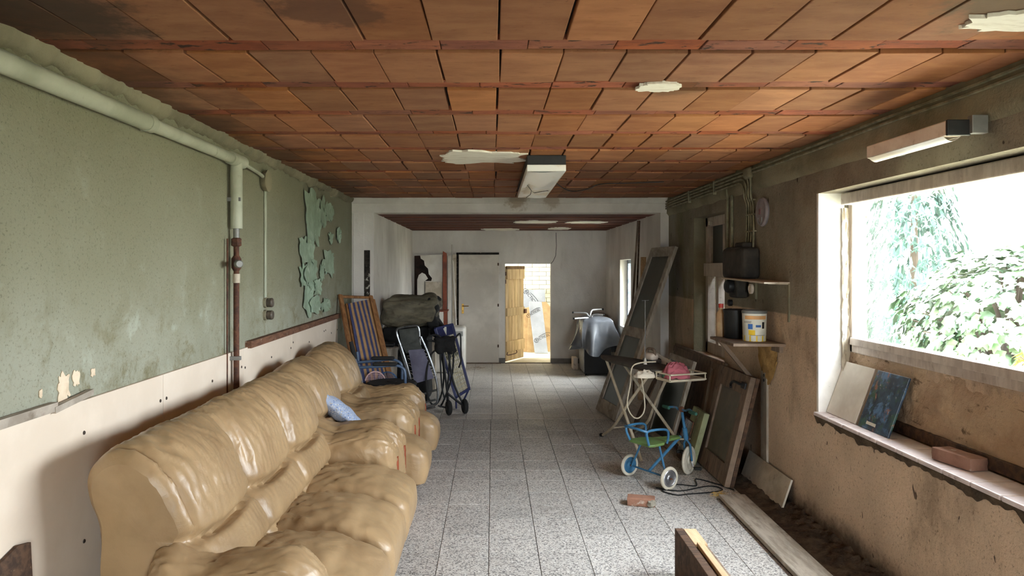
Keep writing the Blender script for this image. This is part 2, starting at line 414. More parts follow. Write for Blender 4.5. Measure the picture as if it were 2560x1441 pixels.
M_DARKGLASS = pm('dark_dusty_glass', (60, 66, 60), (44, 50, 46), 3, (1, 1, .3), rough=.28, spec=.5, layers=[((130, 132, 122), 5, .6, .8, .35, (1, 1, .2))])
M_FROST = pm('textured_dusty_glass', (104, 96, 80), (86, 80, 68), 6, rough=.45, bump=.6, bscale=90, bdist=.004)
M_GREENP = pm('flaking_green_paint', (156, 176, 152), (134, 152, 128), 6, rough=.7, bump=.2, layers=[((200, 214, 196), 9, .56, .7, .5)])
# ------------------------------------------------------------------ room shell
XL, XR, YE, YF, ZC = -1.752, 2.187, 9.0, 13.33, 2.61
XBL, XBR, ZB = -1.48, 2.084, 2.445
Y0 = -3.2
# floors: each tile is a piece of its own, lying in a grout bed
floor = struct(MB().box(-2.1, 2.6, Y0, 8.43, -.12, -.006).build('floor', M_GROUT))
T = .305
tm = MB().box(-T / 2 + .002, T / 2 - .002, -T / 2 + .002, T / 2 - .002, -.03, 0).mesh('floor_tile', None, False, .0015); tm.materials.append(M_FLOOR)
x0 = (1221 - VPX) * 1.76 / 771 - T * 6
for j in range(15):
    for i in range(14):
        X = x0 + (i + .5) * T
        if X < XL - .1 or X > XR + .1: continue
        inst('floor_tile', tm, (X, 8.43 - (j + .5) * T, R.uniform(-.0008, .0008)), (R.uniform(-.0006, .0006), R.uniform(-.0006, .0006), 0), floor)
rest = MB()
for j in range(15, 38):
    for i in range(14):
        X = x0 + (i + .5) * T; Yc = 8.43 - (j + .5) * T
        if Yc > Y0: rest.box(X - T / 2 + .0015, X + T / 2 - .0015, Yc - T / 2 + .0015, Yc + T / 2 - .0015, -.03, 0)
o = rest.build('floor_tile', M_FLOOR, floor); o['kind'] = 'stuff'
floor2 = struct(MB().box(-1.9, 2.5, 8.43, YF + .2, -.12, -.006).build('floor_back', M_GROUT))
tm2 = tm.copy(); tm2.materials.clear(); tm2.materials.append(M_FLOOR2)
x1 = (1230 - VPX) * 1.76 / 378 - T * 6
for j in range(16):
    for i in range(14):
        X = x1 + (i + .5) * T
        if X < XBL - .2 or X > XBR + .2: continue
        inst('floor_tile', tm2, (X, 8.43 + (j + .5) * T, R.uniform(-.0008, .0008)), (0, 0, 0), floor2)

# ceiling: rows of hollow clay blocks between rows of clay beam shoes
ceiling = struct(MB().box(-2.2, 2.7, Y0 - .3, 9.02, ZC + .03, ZC + .3).build('ceiling', M_JOINT))
TW, TD, PIT = .2496, .456, .6
cm = MB().box(-TW / 2 + .003, TW / 2 - .003, -TD / 2 + .004, TD / 2 - .004, 0, .04).mesh('ceiling_tile', None, False, .003); cm.materials.append(M_TILE)
bmE = MB().box(-.167, .167, -.060, .060, .006, .04).mesh('beam_tile', None, False, .003); bmE.materials.append(M_TILE2)
YR0 = 2.713   # far edge of the first whole row
xc0 = .022
near_t = MB(); near_b = MB()
for r in range(-10, 12):
    yf = YR0 + r * PIT
    off = R.uniform(-.008, .008); offb = R.uniform(-.15, .15)
    for i in range(-8, 10):
        X = xc0 + (i + .5) * TW + off
        if X < XL - .05 or X > XR + .05: continue
        if yf - TD / 2 > 9.0: continue
        if r < -1: near_t.box(X - TW / 2 + .003, X + TW / 2 - .003, yf - TD + .004, yf - .004, ZC, ZC + .04); continue
        inst('ceiling_tile', cm, (X + R.uniform(-.003, .003), yf - TD / 2, ZC + R.uniform(-.003, .004)), (R.uniform(-.006, .006), R.uniform(-.008, .008), R.uniform(-.008, .008)), ceiling, (R.choice((1, 1, .985, .97)), 1, 1))
    for i in range(-6, 8):
        X = offb + (i + .5) * .337
        if X < XL - .05 or X > XR + .05: continue
        if yf + .07 > 9.0: continue
        if r < -1: near_b.box(X - .167, X + .167, yf + .004, yf + .134, ZC + .006, ZC + .04); continue
        inst('beam_tile', bmE, (X, yf + .069, ZC + R.uniform(-.002, .005)), (R.uniform(-.02, .02), R.uniform(-.01, .01), R.uniform(-.008, .008)), ceiling)
near_t.build('ceiling_tile', M_TILE, ceiling)['kind'] = 'stuff'
near_b.build('beam_tile', M_TILE2, ceiling)['kind'] = 'stuff'
def ceil_patch(x0, x1, y0, y1, seed, amp=.22):
    # brushed on plaster, drawn out sideways
    a = PZ_c(x0, y0); b = PZ_c(x1, y1)
    cx, cy, rx, ry = (a.x + b.x) / 2, (a.y + b.y) / 2, abs(b.x - a.x) / 2, abs(b.y - a.y) / 2
    MB().prism([(p[0], p[1], ZC - .012) for p in ragged(cx, cy, rx, ry, 48, amp, seed)], (0, 0, .014)).build('plaster_patch', M_PLASTER, ceiling)
def PZ_c(x, y): return P(x, y, (ZC - CH) * FOC / (VPY - y))
ceil_patch(1085, 1315, 377, 405, 3.3, .3); ceil_patch(1600, 1688, 204, 224, 8.1, .3); ceil_patch(2475, 2640, 25, 70, 5.2, .35)

# loose wire over the ceiling from the lamp
w_ = [PZ_c(1385, 452), PZ_c(1425, 475), PZ_c(1470, 470), PZ_c(1500, 458), PZ_c(1570, 455), PZ_c(1660, 452)]
MB().tube(spline([p - V3((0, 0, .012)) for p in w_], 30), .005, 5).build('loose_wire', M_BLACK, ceiling)
# back room ceiling: the same rows, too far off to tell single blocks apart
cb = struct(MB().box(-1.9, 2.5, YE + .25, YF + .3, ZB + .02, ZB + .2).build('ceiling_back', M_JOINT))
M_ROWDARK = pm('dark_clay_row', (128, 66, 42), (74, 40, 28), 4, (.6, 5, 1), (.35, .6), rough=.9, layers=[((44, 28, 22), 6, .5, .7, .7, (.5, 6, 1))], objvar=.25)  # darker, more streaked than the tiles of the front ceiling
for k in range(7):
    y = YE + .27 + k * .6
    MB().box(XBL - .1, XBR + .1, y, min(y + .455, YF + .1), ZB, ZB + .03).build('clay_row', M_ROWDARK, cb)
    if y + .46 < YF: MB().box(XBL - .1, XBR + .1, y + .465, min(y + .592, YF + .1), ZB + .006, ZB + .03).build('clay_row', M_ROWDARK, cb)
def back_patch(x0, x1, y0, y1, seed):
    q = lambda x, y: P(x, y, (ZB - CH) * FOC / (VPY - y))
    a = q(x0, y0); b = q(x1, y1)
    MB().prism([(p[0], p[1], ZB - .008) for p in ragged((a.x + b.x) / 2, (a.y + b.y) / 2, abs(b.x - a.x) / 2, abs(b.y - a.y) / 2, 32, .3, seed)], (0, 0, .012)).build('plaster_patch', M_PLASTER, cb)
back_patch(1285, 1385, 552, 558, 2); back_patch(1420, 1505, 553, 558, 4); back_patch(1208, 1300, 571, 576, 6); back_patch(1375, 1420, 569, 574, 9)
# white cross beam
def stain_extra(g, co, col): return mold_world(g, co, col, [((.3, 8.97, 2.6), .16, (140, 112, 76), .6, 9), ((.75, 8.97, 2.6), .13, (140, 112, 76), .5, 9)])
M_BEAM = pm('stained_white_beam', (234, 229, 222), (212, 206, 198), 1.6, rough=.9, bump=.4, bscale=40, bdist=.006, extra=stain_extra, world=True)
tr1 = struct(MB().box(-1.9, 2.5, YE - .006, YE + .26, ZB, ZC + .1).build('trim_1', M_BEAM))
MB().box(XL, XR, YE - .03, YE, ZC - .05, ZC + .03).build('cornice', M_BEAM, tr1, bevel=.008)

# left wall
wall_left = struct(MB().box(-2.1, XL, Y0, YE, -.1, ZC + .1).build('wall_left', M_WL))
# ragged mortar bead where the wall meets the ceiling
def bead(u, v):
    y = 1.8 + u * (YE - 1.85); a = v * HP
    r = .05 + .03 * nz(y * 3.1) + .022 * nz(y * 13, 2) + .012 * nz(y * 40, v * 4)
    r = max(r, .012)
    return V3((XL - .005 + r * math.sin(a), y, ZC + .03 - r * 1.3 * math.cos(a) - .02))
MB().grid(bead, 260, 5).build('mortar_bead', M_RING, wall_left, smooth=True, angle=60)
# cream boards, standing on the floor against the wall
scr = MB().lathe([(.001, .003), (.008, .003), (.009, 0)], (0, 0, 0), (1, 0, 0), 10).mesh('screw', None, True); scr.materials.append(M_SCREW)
edges = [.15, 1.37, 3.81, 5.03, 6.25, 7.47, 8.1]
for a, b in zip(edges[:-1], edges[1:]):
    bd = MB().box(XL, XL + .018, a + .002, b - .002, .01, 1.198).build('wall_board', M_BOARD, wall_left, bevel=.002)
    for yy in (a + .035, b - .035):
        for zz in (1.09, .62, .2):
            inst('screw', scr, (XL + .0185, yy, zz + R.uniform(-.03, .03)), (0, 0, 0), bd)
    for zz in (1.06, .60, .22): inst('screw', scr, (XL + .0185, 3.07 if b - a > 2 else (a + b) / 2 + R.uniform(-.08, .08), zz), (0, 0, 0), bd)
# timber strips along the top of the boards
M_STRIP = pm('peeling_brown_strip', (120, 84, 62), (92, 62, 46), 8, (6, 1, 6), rough=.8, bump=.4, layers=[((190, 178, 160), 30, .6, .68, .6)])
tr = struct(MB().beam((XL + .02, 5.12, 1.215), (XL + .02, 8.12, 1.225), .05, .05).build('trim_2', M_STRIP))
tr = struct(MB().beam((XL + .02, 2.1, 1.21), (XL + .02, 2.86, 1.212), .03, .035).beam((XL + .025, 2.84, 1.2), (XL + .02, 3.12, 1.225), .025, .025).build('trim_3', M_WOODGREY))
# painted flakes: curled pale green skins left on the wall
def flake(x0, y0, x1, y1, seed, curl=.03):
    """pixel box on the wall -> ragged sheet whose rim curls off the wall"""
    a = PXX(x0, y0, XL); b = PXX(x1, y1, XL); cy, cz = (a.y + b.y) / 2, (a.z + b.z) / 2
    ry, rz = abs(b.y - a.y) / 2, abs(b.z - a.z) / 2; n = 36
    rim = ragged(0, 0, ry, rz, n, .5, seed); vs = []; fs = []
    for k, s in enumerate((.0, .55, .85, 1.0)):
        for (py, pz) in rim:
            off = .003 + (curl * (s - .55) / .45 * (.35 + .65 * abs(nz(py * 9 + seed, pz * 7))) if s > .55 else 0)
            vs.append(V3((XL + off, cy + py * s, cz + pz * s)))
    for k in range(3):
        for i in range(n):
            j = (i + 1) % n; fs.append((k * n + i, k * n + j, (k + 1) * n + j, (k + 1) * n + i))
    MB().add(vs, fs).build('paint_flake', M_GREENP, wall_left, smooth=True, angle=60)
for k, f in enumerate([(757, 468, 795, 610), (747, 590, 782, 660), (760, 650, 790, 720), (745, 662, 765, 715), (795, 490, 812, 575), (808, 505, 829, 560), (803, 625, 832, 690), (757, 715, 778, 785), (780, 700, 800, 735),
                       (818, 580, 830, 610), (795, 660, 808, 700), (838, 570, 850, 605), (770, 745, 800, 780), (800, 745, 822, 775)]):
    flake(*f, seed=k * 3.7 + 1)
M_BARE = pm('bare_plaster_chip', (226, 208, 182), (206, 186, 158), 12, rough=.9)
for k, f in enumerate([(143, 938, 172, 1000), (180, 928, 196, 962), (226, 922, 236, 942), (96, 975, 104, 995)]):
    a = PXX(f[0], f[1], XL); b = PXX(f[2], f[3], XL)
    MB().prism([(XL + .001, p[0], p[1]) for p in ragged((a.y + b.y) / 2, (a.z + b.z) / 2, abs(b.y - a.y) / 2, abs(b.z - a.z) / 2, 30, .5, k * 2 + .4)], (.003, 0, 0)).build('bare_chip', M_BARE, wall_left)

# left pier and back room walls
wbl = struct(MB().box(-2.1, XBL, YE, YF + .2, -.1, ZC).build('wall_back_left', M_WHITEP))
sl = [P(906, 626, YE), P(925, 626, YE), P(925, 745, YE), P(906, 745, YE)]
M_SLOT = pm('dark_masonry_and_gap_shade', (60, 54, 46), (34, 30, 26), 14, rough=.95, bump=.8, bscale=30, layers=[((190, 184, 170), 20, .6, .66, .8)])
MB().prism([p + V3((0, -.004, 0)) for p in sl], (0, .012, 0)).build('bare_masonry_strip', M_SLOT, wbl)
MB().box(-1.735, -1.60, YE - .012, YE, .02, 2.44).build('white_pier_board', M_WHITEP, wbl, bevel=.004)
wfar = MB()
DX0, DX1, DZ = .228, 1.068, 1.834
wfar.box(-1.9, DX0, YF, YF + .16, -.1, ZB + .1).box(DX1, 2.5, YF, YF + .16, -.1, ZB + .1).box(DX0, DX1, YF, YF + .16, DZ, ZB + .1)
wall_far = struct(wfar.build('wall_far', M_WHITEP))
M_SKIRT = pm('grey_skirting_paint', (128, 124, 118), (108, 104, 98), 6, rough=.7)
struct(MB().box(DX1, XBR, YF - .012, YF, 0, .09).build('baseboard_right', M_SKIRT)); struct(MB().box(.115, DX0, YF - .012, YF, 0, .1).build('baseboard_left', M_SKIRT))
# crack in the far wall above the doorway
cr = [P(1390, 582, YF), P(1391, 615, YF), P(1389, 640, YF), P(1383, 653, YF), P(1377, 660, YF)]
MB().tube([p + V3((0, -.001, 0)) for p in cr], .005, 5).build('crack', M_SLOT, wall_far)
W2Y0, W2Y1, W2Z0, W2Z1 = 10.93, 11.86, .815, 1.89
wr2 = MB()
wr2.box(XBR, 2.42, YE, W2Y0, -.1, ZC).box(XBR, 2.42, W2Y1, YF + .2, -.1, ZC).box(XBR, 2.42, W2Y0, W2Y1, -.1, W2Z0).box(XBR, 2.42, W2Y0, W2Y1, W2Z1, ZC)
struct(wr2.build('wall_back_right', M_WHITEP))
# right wall with its window openings
WY0, WY1, WZ0, WZ1 = 2.5, 4.88, .789, 2.26
NY0, NY1, NZ0, NZ1 = 6.83, 7.87, .85, 2.30
XO = 2.52
wr = MB()
def opening(y0, y1, z0, z1): wr.box(XR, XO, y0, y1, -.1, z0).box(XR, XO, y0, y1, z1, ZC + .1)
for a, b in ((Y0, WY0), (WY1, NY0), (NY1, YE)): wr.box(XR, XO, a, b, -.1, ZC + .1)
opening(WY0, WY1, WZ0, WZ1); opening(NY0, NY1, NZ0, NZ1)
wall_right = struct(wr.build('wall_right', M_WR))
# cement ring beam standing a little proud above
struct(MB().grid(lambda u, v: V3((XR - .025 - .006 * nz(u * 60, v * 3) if .05 < v < .9 else XR - (.012 if v >= .9 else 0), Y0 + u * (YE - Y0), 2.405 + v * (ZC + .03 - 2.405) + .012 * nz(u * 45, 3) * (1 if v < .3 else 0))), 240, 8).build('trim_4', M_RING, smooth=True, angle=60))
# wall behind the viewer with its open gateway
struct(MB().box(-2.1, .75, Y0 - .3, Y0, -.1, ZC + .3).box(2.05, XO, Y0 - .3, Y0, -.1, ZC + .3).box(.75, 2.05, Y0 - .3, Y0, 2.1, ZC + .3).build('wall_behind', M_WHITEP))

# ---- big window
wf = sthing('window_1', (2.4, (WY0 + WY1) / 2, WZ0))
M_FRAME = pm('dusty_window_frame', (206, 196, 184), (180, 168, 156), 5, (1, 4, 1), rough=.7, bump=.2, bscale=40, layers=[((120, 102, 84), 10, .58, .72, .5), ((90, 70, 52), 40, .66, .72, .6)])
MB().box(XR - .001, 2.36, WY1 - .02, WY1 + .005, WZ0, WZ1).build('reveal', M_REVEAL, wf)
# cracked jamb plaster between reveal and frame
MB().grid(lambda u, v: V3((2.335 + v * .05 + .008 * nz(u * 30, v * 5), WY1 - .03 - .02 * nz(u * 22, v * 4 + 3) - .012, WZ0 + u * (WZ1 - WZ0 - .1))), 60, 8).build('jamb_plaster', M_WHITEOLD, wf, smooth=True)
GZ0, GZ1 = 1.288, 2.195
fr = [('frame_head', (2.38, 2.47, WY0, WY1, GZ1, WZ1)), ('frame_sill', (2.385, 2.47, WY0, WY1 - .04, GZ0 - .09, GZ0)), ('frame_post', (2.385, 2.47, WY1 - .075, WY1 - .02, GZ0 - .09, GZ1)), ('frame_post', (2.385, 2.47, WY0, WY0 + .06, GZ0 - .09, GZ1))]
for nme, b in fr: MB().box(*b).build(nme, M_FRAME, wf, bevel=.006)
MB().box(2.30, 2.38, WY0, WY1 - .09, WZ1 - .085, WZ1 - .01).build('head_batten', M_FRAME, wf, bevel=.008)
MB().box(2.375, 2.39, WY0, WY1 - .06, GZ0 - .04, GZ0 + .008).build('glazing_bead', M_FRAME, wf, bevel=.004)
MB().box(2.425, 2.43, WY0 + .06, WY1 - .075, GZ0, GZ1).build('pane', M_GLASS, wf)
# flaking parapet under the frame, ragged along its top
def par(u, v):
    y = WY0 + u * (WY1 - .04 - WY0); top = 1.215 - .05 * sstep(.3, .9, 1 - u) + .02 * nz(y * 6) + .012 * nz(y * 21)
    return V3((2.405 - .03 * (1 - v) + .006 * nz(y * 9, v * 5) - .012 * abs(nz(y * 14, v * 6, 4)), y, .86 + v * (top - .86)))
M_PARA = pm('flaking_tan_plaster', (204, 180, 150), (184, 158, 130), 4, rough=.9, bump=1, bscale=24, bdist=.02, layers=[((96, 74, 52), 9, .57, .64, .8, (1, .5, 1.4)), ((150, 126, 104), 3, .5, .7, .5)])
MB().grid(par, 160, 24).build('parapet', M_PARA, wf, smooth=True, angle=60)
MB().box(2.40, 2.5, WY0, WY1, WZ0, GZ0 - .08).build('parapet_core', M_WR, wf)
MB().box(2.36, 2.40, WY0, WY1 - .03, WZ0 + .01, .865).build('dark_ledge', M_WOODDARK, wf, bevel=.006)
# sill of pale glazed tiles with a rounded nose
M_SILL = pm('pale_pink_sill_tile', (226, 214, 212), (204, 190, 188), 7, rough=.35, spec=.5, layers=[((120, 92, 84), 12, .6, .7, .6), ((90, 70, 60), 50, .66, .72, .6)])
sy = WY1 - .002
while sy > WY0:
    b = max(sy - .2, WY0)
    MB().box(XR - .03, 2.37, b + .002, sy - .002, WZ0 - .022, WZ0 + .003).build('sill_tile', M_SILL, wf, bevel=.008); sy = b
# crumbled mortar under the sill
def crumb(u, v):
    y = WY0 + u * (WY1 - WY0); d = .045 + .03 * nz(y * 5) + .025 * nz(y * 17)
    return V3((XR - .018 * (1 - v) - .004 + .006 * nz(y * 30, v * 3), y, WZ0 - .02 - v * max(d, .015)))
MB().grid(crumb, 160, 5).build('crumbled_mortar', M_DIRT, wf, smooth=True)

# ---- narrow window beyond it
nw = sthing('window_2', (2.32, (NY0 + NY1) / 2, NZ0))
MB().box(XR - .004, 2.33, NY1 - .01, NY1 + .004, NZ0, NZ1).build('reveal', M_RING, nw)
for nme, b in [('frame_head', (2.31, 2.39, NY0, NY1, NZ1 - .1, NZ1)), ('frame_foot', (2.31, 2.39, NY0, NY1, NZ0, NZ0 + .12)), ('transom', (2.29, 2.39, NY0, NY1, 1.67, 1.81)), ('frame_post', (2.31, 2.39, NY1 - .09, NY1 - .01, NZ0, NZ1)),
               ('frame_post', (2.31, 2.39, NY0, NY0 + .06, NZ0, NZ1)), ('mullion', (2.31, 2.38, 7.42, 7.5, NZ0 + .1, 1.67)), ('sash_stile', (2.32, 2.37, NY1 - .16, NY1 - .1, 1.81, 2.2)), ('sash_stile', (2.32, 2.37, 7.25, 7.31, 1.81, 2.2))]:
    MB().box(*b).build(nme, M_FRAME, nw, bevel=.005)
MB().box(2.345, 2.35, NY0 + .06, NY1 - .16, 1.81, 2.2).build('upper_pane', M_DARKGLASS, nw)
MB().box(2.345, 2.35, NY0 + .06, NY1 - .09, NZ0 + .12, 1.67).build('lower_pane', M_GLASS, nw)
MB().box(2.27, 2.31, 7.6, 7.63, 2.21, 2.25).build('latch', M_WHITE, nw, bevel=.004)
# ---- back room window
bw = sthing('window_3', (2.2, (W2Y0 + W2Y1) / 2, W2Z0))
M_FRAMEB = pm('blue_grey_frame', (150, 160, 172), (110, 118, 128), 8, rough=.6, layers=[((230, 232, 234), 12, .55, .65, .7)])
for nme, b in [('frame_post', (2.2, 2.27, W2Y0, W2Y0 + .06, W2Z0, W2Z1)), ('frame_post', (2.2, 2.27, W2Y1 - .06, W2Y1, W2Z0, W2Z1)), ('mullion', (2.17, 2.27, 11.3, 11.37, W2Z0, W2Z1)), ('frame_head', (2.2, 2.27, W2Y0, W2Y1, W2Z1 - .06, W2Z1)), ('frame_foot', (2.2, 2.27, W2Y0, W2Y1, W2Z0, W2Z0 + .06))]:
    MB().box(*b).build(nme, M_FRAMEB, bw, bevel=.005)
MB().box(2.235, 2.24, W2Y0, W2Y1, W2Z0, W2Z1).build('pane', M_GLASS, bw)
# ------------------------------------------------------------------ doors at the far end
YD = YF - .05
d1 = sthing('door_1', (-.25, YD, 0))
M_DOORP = pm('grubby_white_door', (222, 214, 202), (200, 192, 180), 1.8, rough=.6, layers=[((150, 134, 112), 4, .6, .8, .4), ((120, 104, 86), 40, .68, .74, .5)], bump=.05)
MB().box(-.625, .108, YD, YD + .04, .02, 2.0).build('door_leaf', M_DOORP, d1, bevel=.003)
MB().box(-.67, -.63, YD + .02, YF, 0, 2.03).box(-.67, .115, YD + .02, YF, 2.004, 2.04).build('frame', M_SLOT, d1)  # dark strips standing in for the shadowed gap round the leaf
MB().box(-.66, .15, YD - .02, YF, 0, .018).build('threshold', M_WOODBROWN, d1)
M_BRASS = pm('brass', (200, 160, 84), (170, 130, 66), 8, rough=.35, metal=.9)
hx = P(1157, 770, YD).x
hd = MB().box(hx - .02, hx + .02, YD - .006, YD, .92, 1.1).build('handle_plate', M_BRASS, d1, bevel=.002)
MB().tube([(hx, YD - .004, 1.06), (hx, YD - .045, 1.06), (hx + .11, YD - .05, 1.06)], .008, 8).build('lever', M_BRASS, hd)
MB().lathe([(.007, 0), (.007, .003)], (hx, YD - .006, .97), (0, -1, 0), 10).build('keyhole', M_BLACK, hd)
for z in (.3, 1.05, 1.8): MB().box(.085, .112, YD - .006, YD, z, z + .05).build('hinge', M_WOODDARK, d1)
# plank door, swung open into the yard
d2 = sthing('door_2', (DX0 + .01, YF + .14, 0))
ang = math.radians(63); du = V3((math.cos(ang), math.sin(ang), 0)); dn = V3((math.sin(ang), -math.cos(ang), 0))
DO = V3((DX0 + .012, YF + .13, .015))
M_PLANK = pm('worn_yellow_pine', (206, 180, 136), (176, 148, 104), 3, (6, 6, .5), rough=.7, bump=.3, bscale=14, bst=(8, 8, .6), layers=[((120, 84, 48), 5, .56, .7, .6, (4, 4, .4)), ((60, 42, 28), 60, .66, .72, .7)], objvar=.14)
M_PLANKD = pm('dark_worn_pine', (120, 92, 58), (84, 62, 40), 4, rough=.8, bump=.3)
pw = .8 / 6
for k in range(6):
    MB().obox(DO + du * (k * pw + .003), du * (pw - .006), -dn * .022, V3((0, 0, 1.77 + .02 * nz(k * 3.3)))).build('plank', M_PLANK, d2, bevel=.003)
for z, h in ((1.53, .19), (.84, .15), (.17, .2)):
    MB().obox(DO + V3((0, 0, z)) + du * .01, du * .78, dn * .028, V3((0, 0, h))).build('ledge', M_PLANK, d2, bevel=.004)
MB().obox(DO + V3((0, 0, 1.72)) + du * .0, du * .79, dn * .03, V3((0, 0, .06))).build('dark_top_ledge', M_PLANKD, d2, bevel=.006)
MB().obox(DO + V3((0, 0, .86)) + du * .74 + dn * .028, du * .09, dn * .03, V3((0, 0, .08))).build('lock', M_RUST, d2, bevel=.004)
MB().tube(spline([DO + V3((0, 0, .17)) + du * .02 + dn * .03, DO + V3((0, 0, .12)) + du * .02 + dn * .03, DO + V3((0, 0, .12)) + du * .4 + dn * .03, DO + V3((0, 0, .17)) + du * .4 + dn * .03], 16), .008, 6).build('iron_strap', M_RUST, d2)
for z in (1.45, 1.6): MB().lathe([(.02, 0), (.02, .07)], DO + V3((-.01, -.03, z)), (0, 0, 1), 10).build('hinge', M_RUST, d2)

# ------------------------------------------------------------------ the yard behind the doorway and the garden outside
struct(MB().box(-6, 40, 13.49, 60, -.4, -.03).box(2.52, 40, -25, 13.49, -.4, -.03).box(-10, 2.52, -25, Y0 - .3, -.4, -.03).build('ground_outside', pm('pale_gravel_ground', (196, 188, 170), (160, 156, 128), 3, rough=1, bump=.6, bscale=30, layers=[((110, 130, 76), 1.2, .5, .6, .6)], world=True)))
M_WBLOCK = pm('whitewashed_block', (246, 242, 222), (232, 226, 202), 6, rough=.9, bump=.6, bscale=18, bdist=.01, objvar=.05)
yw = struct(MB().box(-2.5, 3.2, 15.53, 15.7, -.1, 3.0).build('wall_yard', pm('whitewash_mortar', (196, 188, 164), (170, 160, 136), 10, rough=1)))
blk = MB().box(-.145, .145, -.02, .02, -.043, .043).mesh('block', None, False, .006); blk.materials.append(M_WBLOCK)
for c in range(23):
    for k in range(-1, 8):
        inst('block', blk, (.25 + k * .298 + (c % 2) * .149, 15.52 + R.uniform(-.004, .004), .05 + c * .093), (0, 0, 0), yw)
struct(MB().box(-2.5, 3.0, 13.49, 15.5, -.1, -.004).build('floor_yard', pm('pale_yard_floor', (246, 240, 222), (230, 220, 196), 4, rough=.9, bump=.3)))
struct(MB().box(-1.4, 3.2, 13.49, 15.7, 2.6, 2.68).build('roof_yard_added', M_WHITEP))  # unseen roof, added to cut the skylight on the yard
struct(MB().box(-1.4, -1.25, 13.49, 14.05, -.1, 2.6).box(-1.4, -1.25, 15.15, 15.6, -.1, 2.6).box(-1.4, -1.25, 14.05, 15.15, -.1, 1.0).box(-1.4, -1.25, 14.05, 15.15, 2.1, 2.6).build('wall_yard_left_added', M_WHITEP))  # unseen side wall, added so only its opening lets daylight in
struct(MB().box(2.8, 3.0, 13.49, 15.6, -.1, 2.6).build('wall_yard_right_added', M_WHITEP))  # unseen side wall, added to shut skylight out of the yard
# insulation boards stacked against the yard wall
M_FOIL = pm('grey_insulation_facing', (176, 180, 186), (160, 164, 170), 4, rough=.45, layers=[((210, 206, 200), 20, .66, .72, .6)])
M_FOAM = pm('tan_board', (206, 176, 130), (184, 152, 108), 4, rough=.85, layers=[((150, 112, 70), 6, .58, .72, .4)])
M_PRINT = pm('black_print', (38, 38, 42), rough=.7)
def lean(x0, x1, zt, yb, yt, th, rot=0, cut=None):
    """board standing on the yard floor at yb, its top at yt"""
    return V3((x0, yb, 0)), V3((x1 - x0, 0, 0)), V3((0, yt - yb, zt))
def text_on(txt, size, O, u, v, parent, name='printed_word'):
    c = bpy.data.curves.new(name, 'FONT'); c.body = txt; c.size = size; c.align_x = 'CENTER'; c.align_y = 'CENTER'; c.extrude = .0006
    tmp = bpy.data.objects.new('tmp', c); COL.objects.link(tmp)
    dg = bpy.context.evaluated_depsgraph_get(); me = bpy.data.meshes.new_from_object(tmp.evaluated_get(dg))
    bpy.data.objects.remove(tmp); me.name = name; me.materials.clear(); me.materials.append(M_PRINT)
    u = V3(u).normalized(); v = (V3(v) - u * V3(v).dot(u)).normalized(); n = u.cross(v)
    M = Matrix(((u.x, v.x, n.x, O[0]), (u.y, v.y, n.y, O[1]), (u.z, v.z, n.z, O[2]), (0, 0, 0, 1)))
    me.transform(ROOT[parent.name].inverted() @ M)
    o = bpy.data.objects.new(name, me); COL.objects.link(o); o.parent = parent; return o
def board(name, label, pts, Yb, lean_y, th, mat, prints=(), grp=None, edge=None):
    """outline given in pixels at the depth Yb; leans back by lean_y at the top"""
    zs = [P(x, y, Yb).z for x, y in pts]; zt = max(zs)
    out = []
    for x, y in pts:
        p = P(x, y, Yb); p.z = .004 if y >= 868 else p.z; p.y += lean_y * p.z / zt; out.append(p)
    cx = sum(p.x for p in out) / len(out)
    t = thing(name, label, 'board', (cx, Yb, 0), grp)
    MB().prism(out, (0, th, 0)).build('panel', mat, t, bevel=.004)
    for (txt, size, x, y, a, sw) in prints:
        p = P(x, y, Yb); p.y += lean_y * p.z / zt - .003
        up = V3((0, lean_y / zt, 1)).normalized(); ux = V3((1, 0, 0)); ca, sa = math.cos(a), math.sin(a)
        uu = ux * ca + up * sa; vv = -ux * sa + up * ca
        text_on(txt, size, p, uu, vv, t)
        if sw:
            arc = [p + uu * size * q[0] + vv * size * q[1] for q in ((-1.6, -.55), (-2.3, -.5), (-2.6, .1), (-2.1, .55), (-1.5, .5))]
            MB().tube(spline(arc, 14), .004, 4).build('printed_swoosh', M_PRINT, t)
            arc = [p + uu * size * q[0] + vv * size * q[1] for q in ((-1.0, .62), (.6, .8), (1.9, .7), (2.5, .3))]
            MB().tube(spline(arc, 14), .004, 4).build('printed_swoosh', M_PRINT, t)
    return t
board('insulation_board', 'large grey insulation board with black print standing rearmost beyond the doorway', [(1304, 880), (1363, 880), (1364, 727), (1362, 724), (1304, 726)], 15.3, .13, .05, M_FOIL, [('RECTICEL', .09, 1328, 745, -.9, 1)])
board('cardboard_sheet', 'tan board leaning behind the narrow grey board near the doorway right jamb', [(1345, 882), (1377, 882), (1377, 770), (1368, 756), (1345, 756)], 15.22, .12, .05, M_FOAM)
board('cardboard_sheet', 'upright tan cardboard board beside the open plank door', [(1304, 872), (1318, 880), (1326, 880), (1326, 768), (1304, 774)], 15.14, .12, .04, M_FOAM)
board('cardboard_sheet', 'folded tan cardboard sheet squeezed left of the narrow grey board', [(1318, 868), (1334, 878), (1340, 878), (1332, 780), (1322, 790)], 15.06, .1, .02, M_FOAM)
board('insulation_board', 'narrow grey insulation board with two black prints leaning frontmost in the doorway', [(1340, 879), (1369, 876), (1370, 873), (1356, 756), (1325, 755), (1323, 762), (1337, 878)], 14.9, .2, .05, M_FOIL,
      [('RECTICEL', .065, 1336, 783, .5, 1), ('RECTICEL', .072, 1357, 845, .42, 1)])
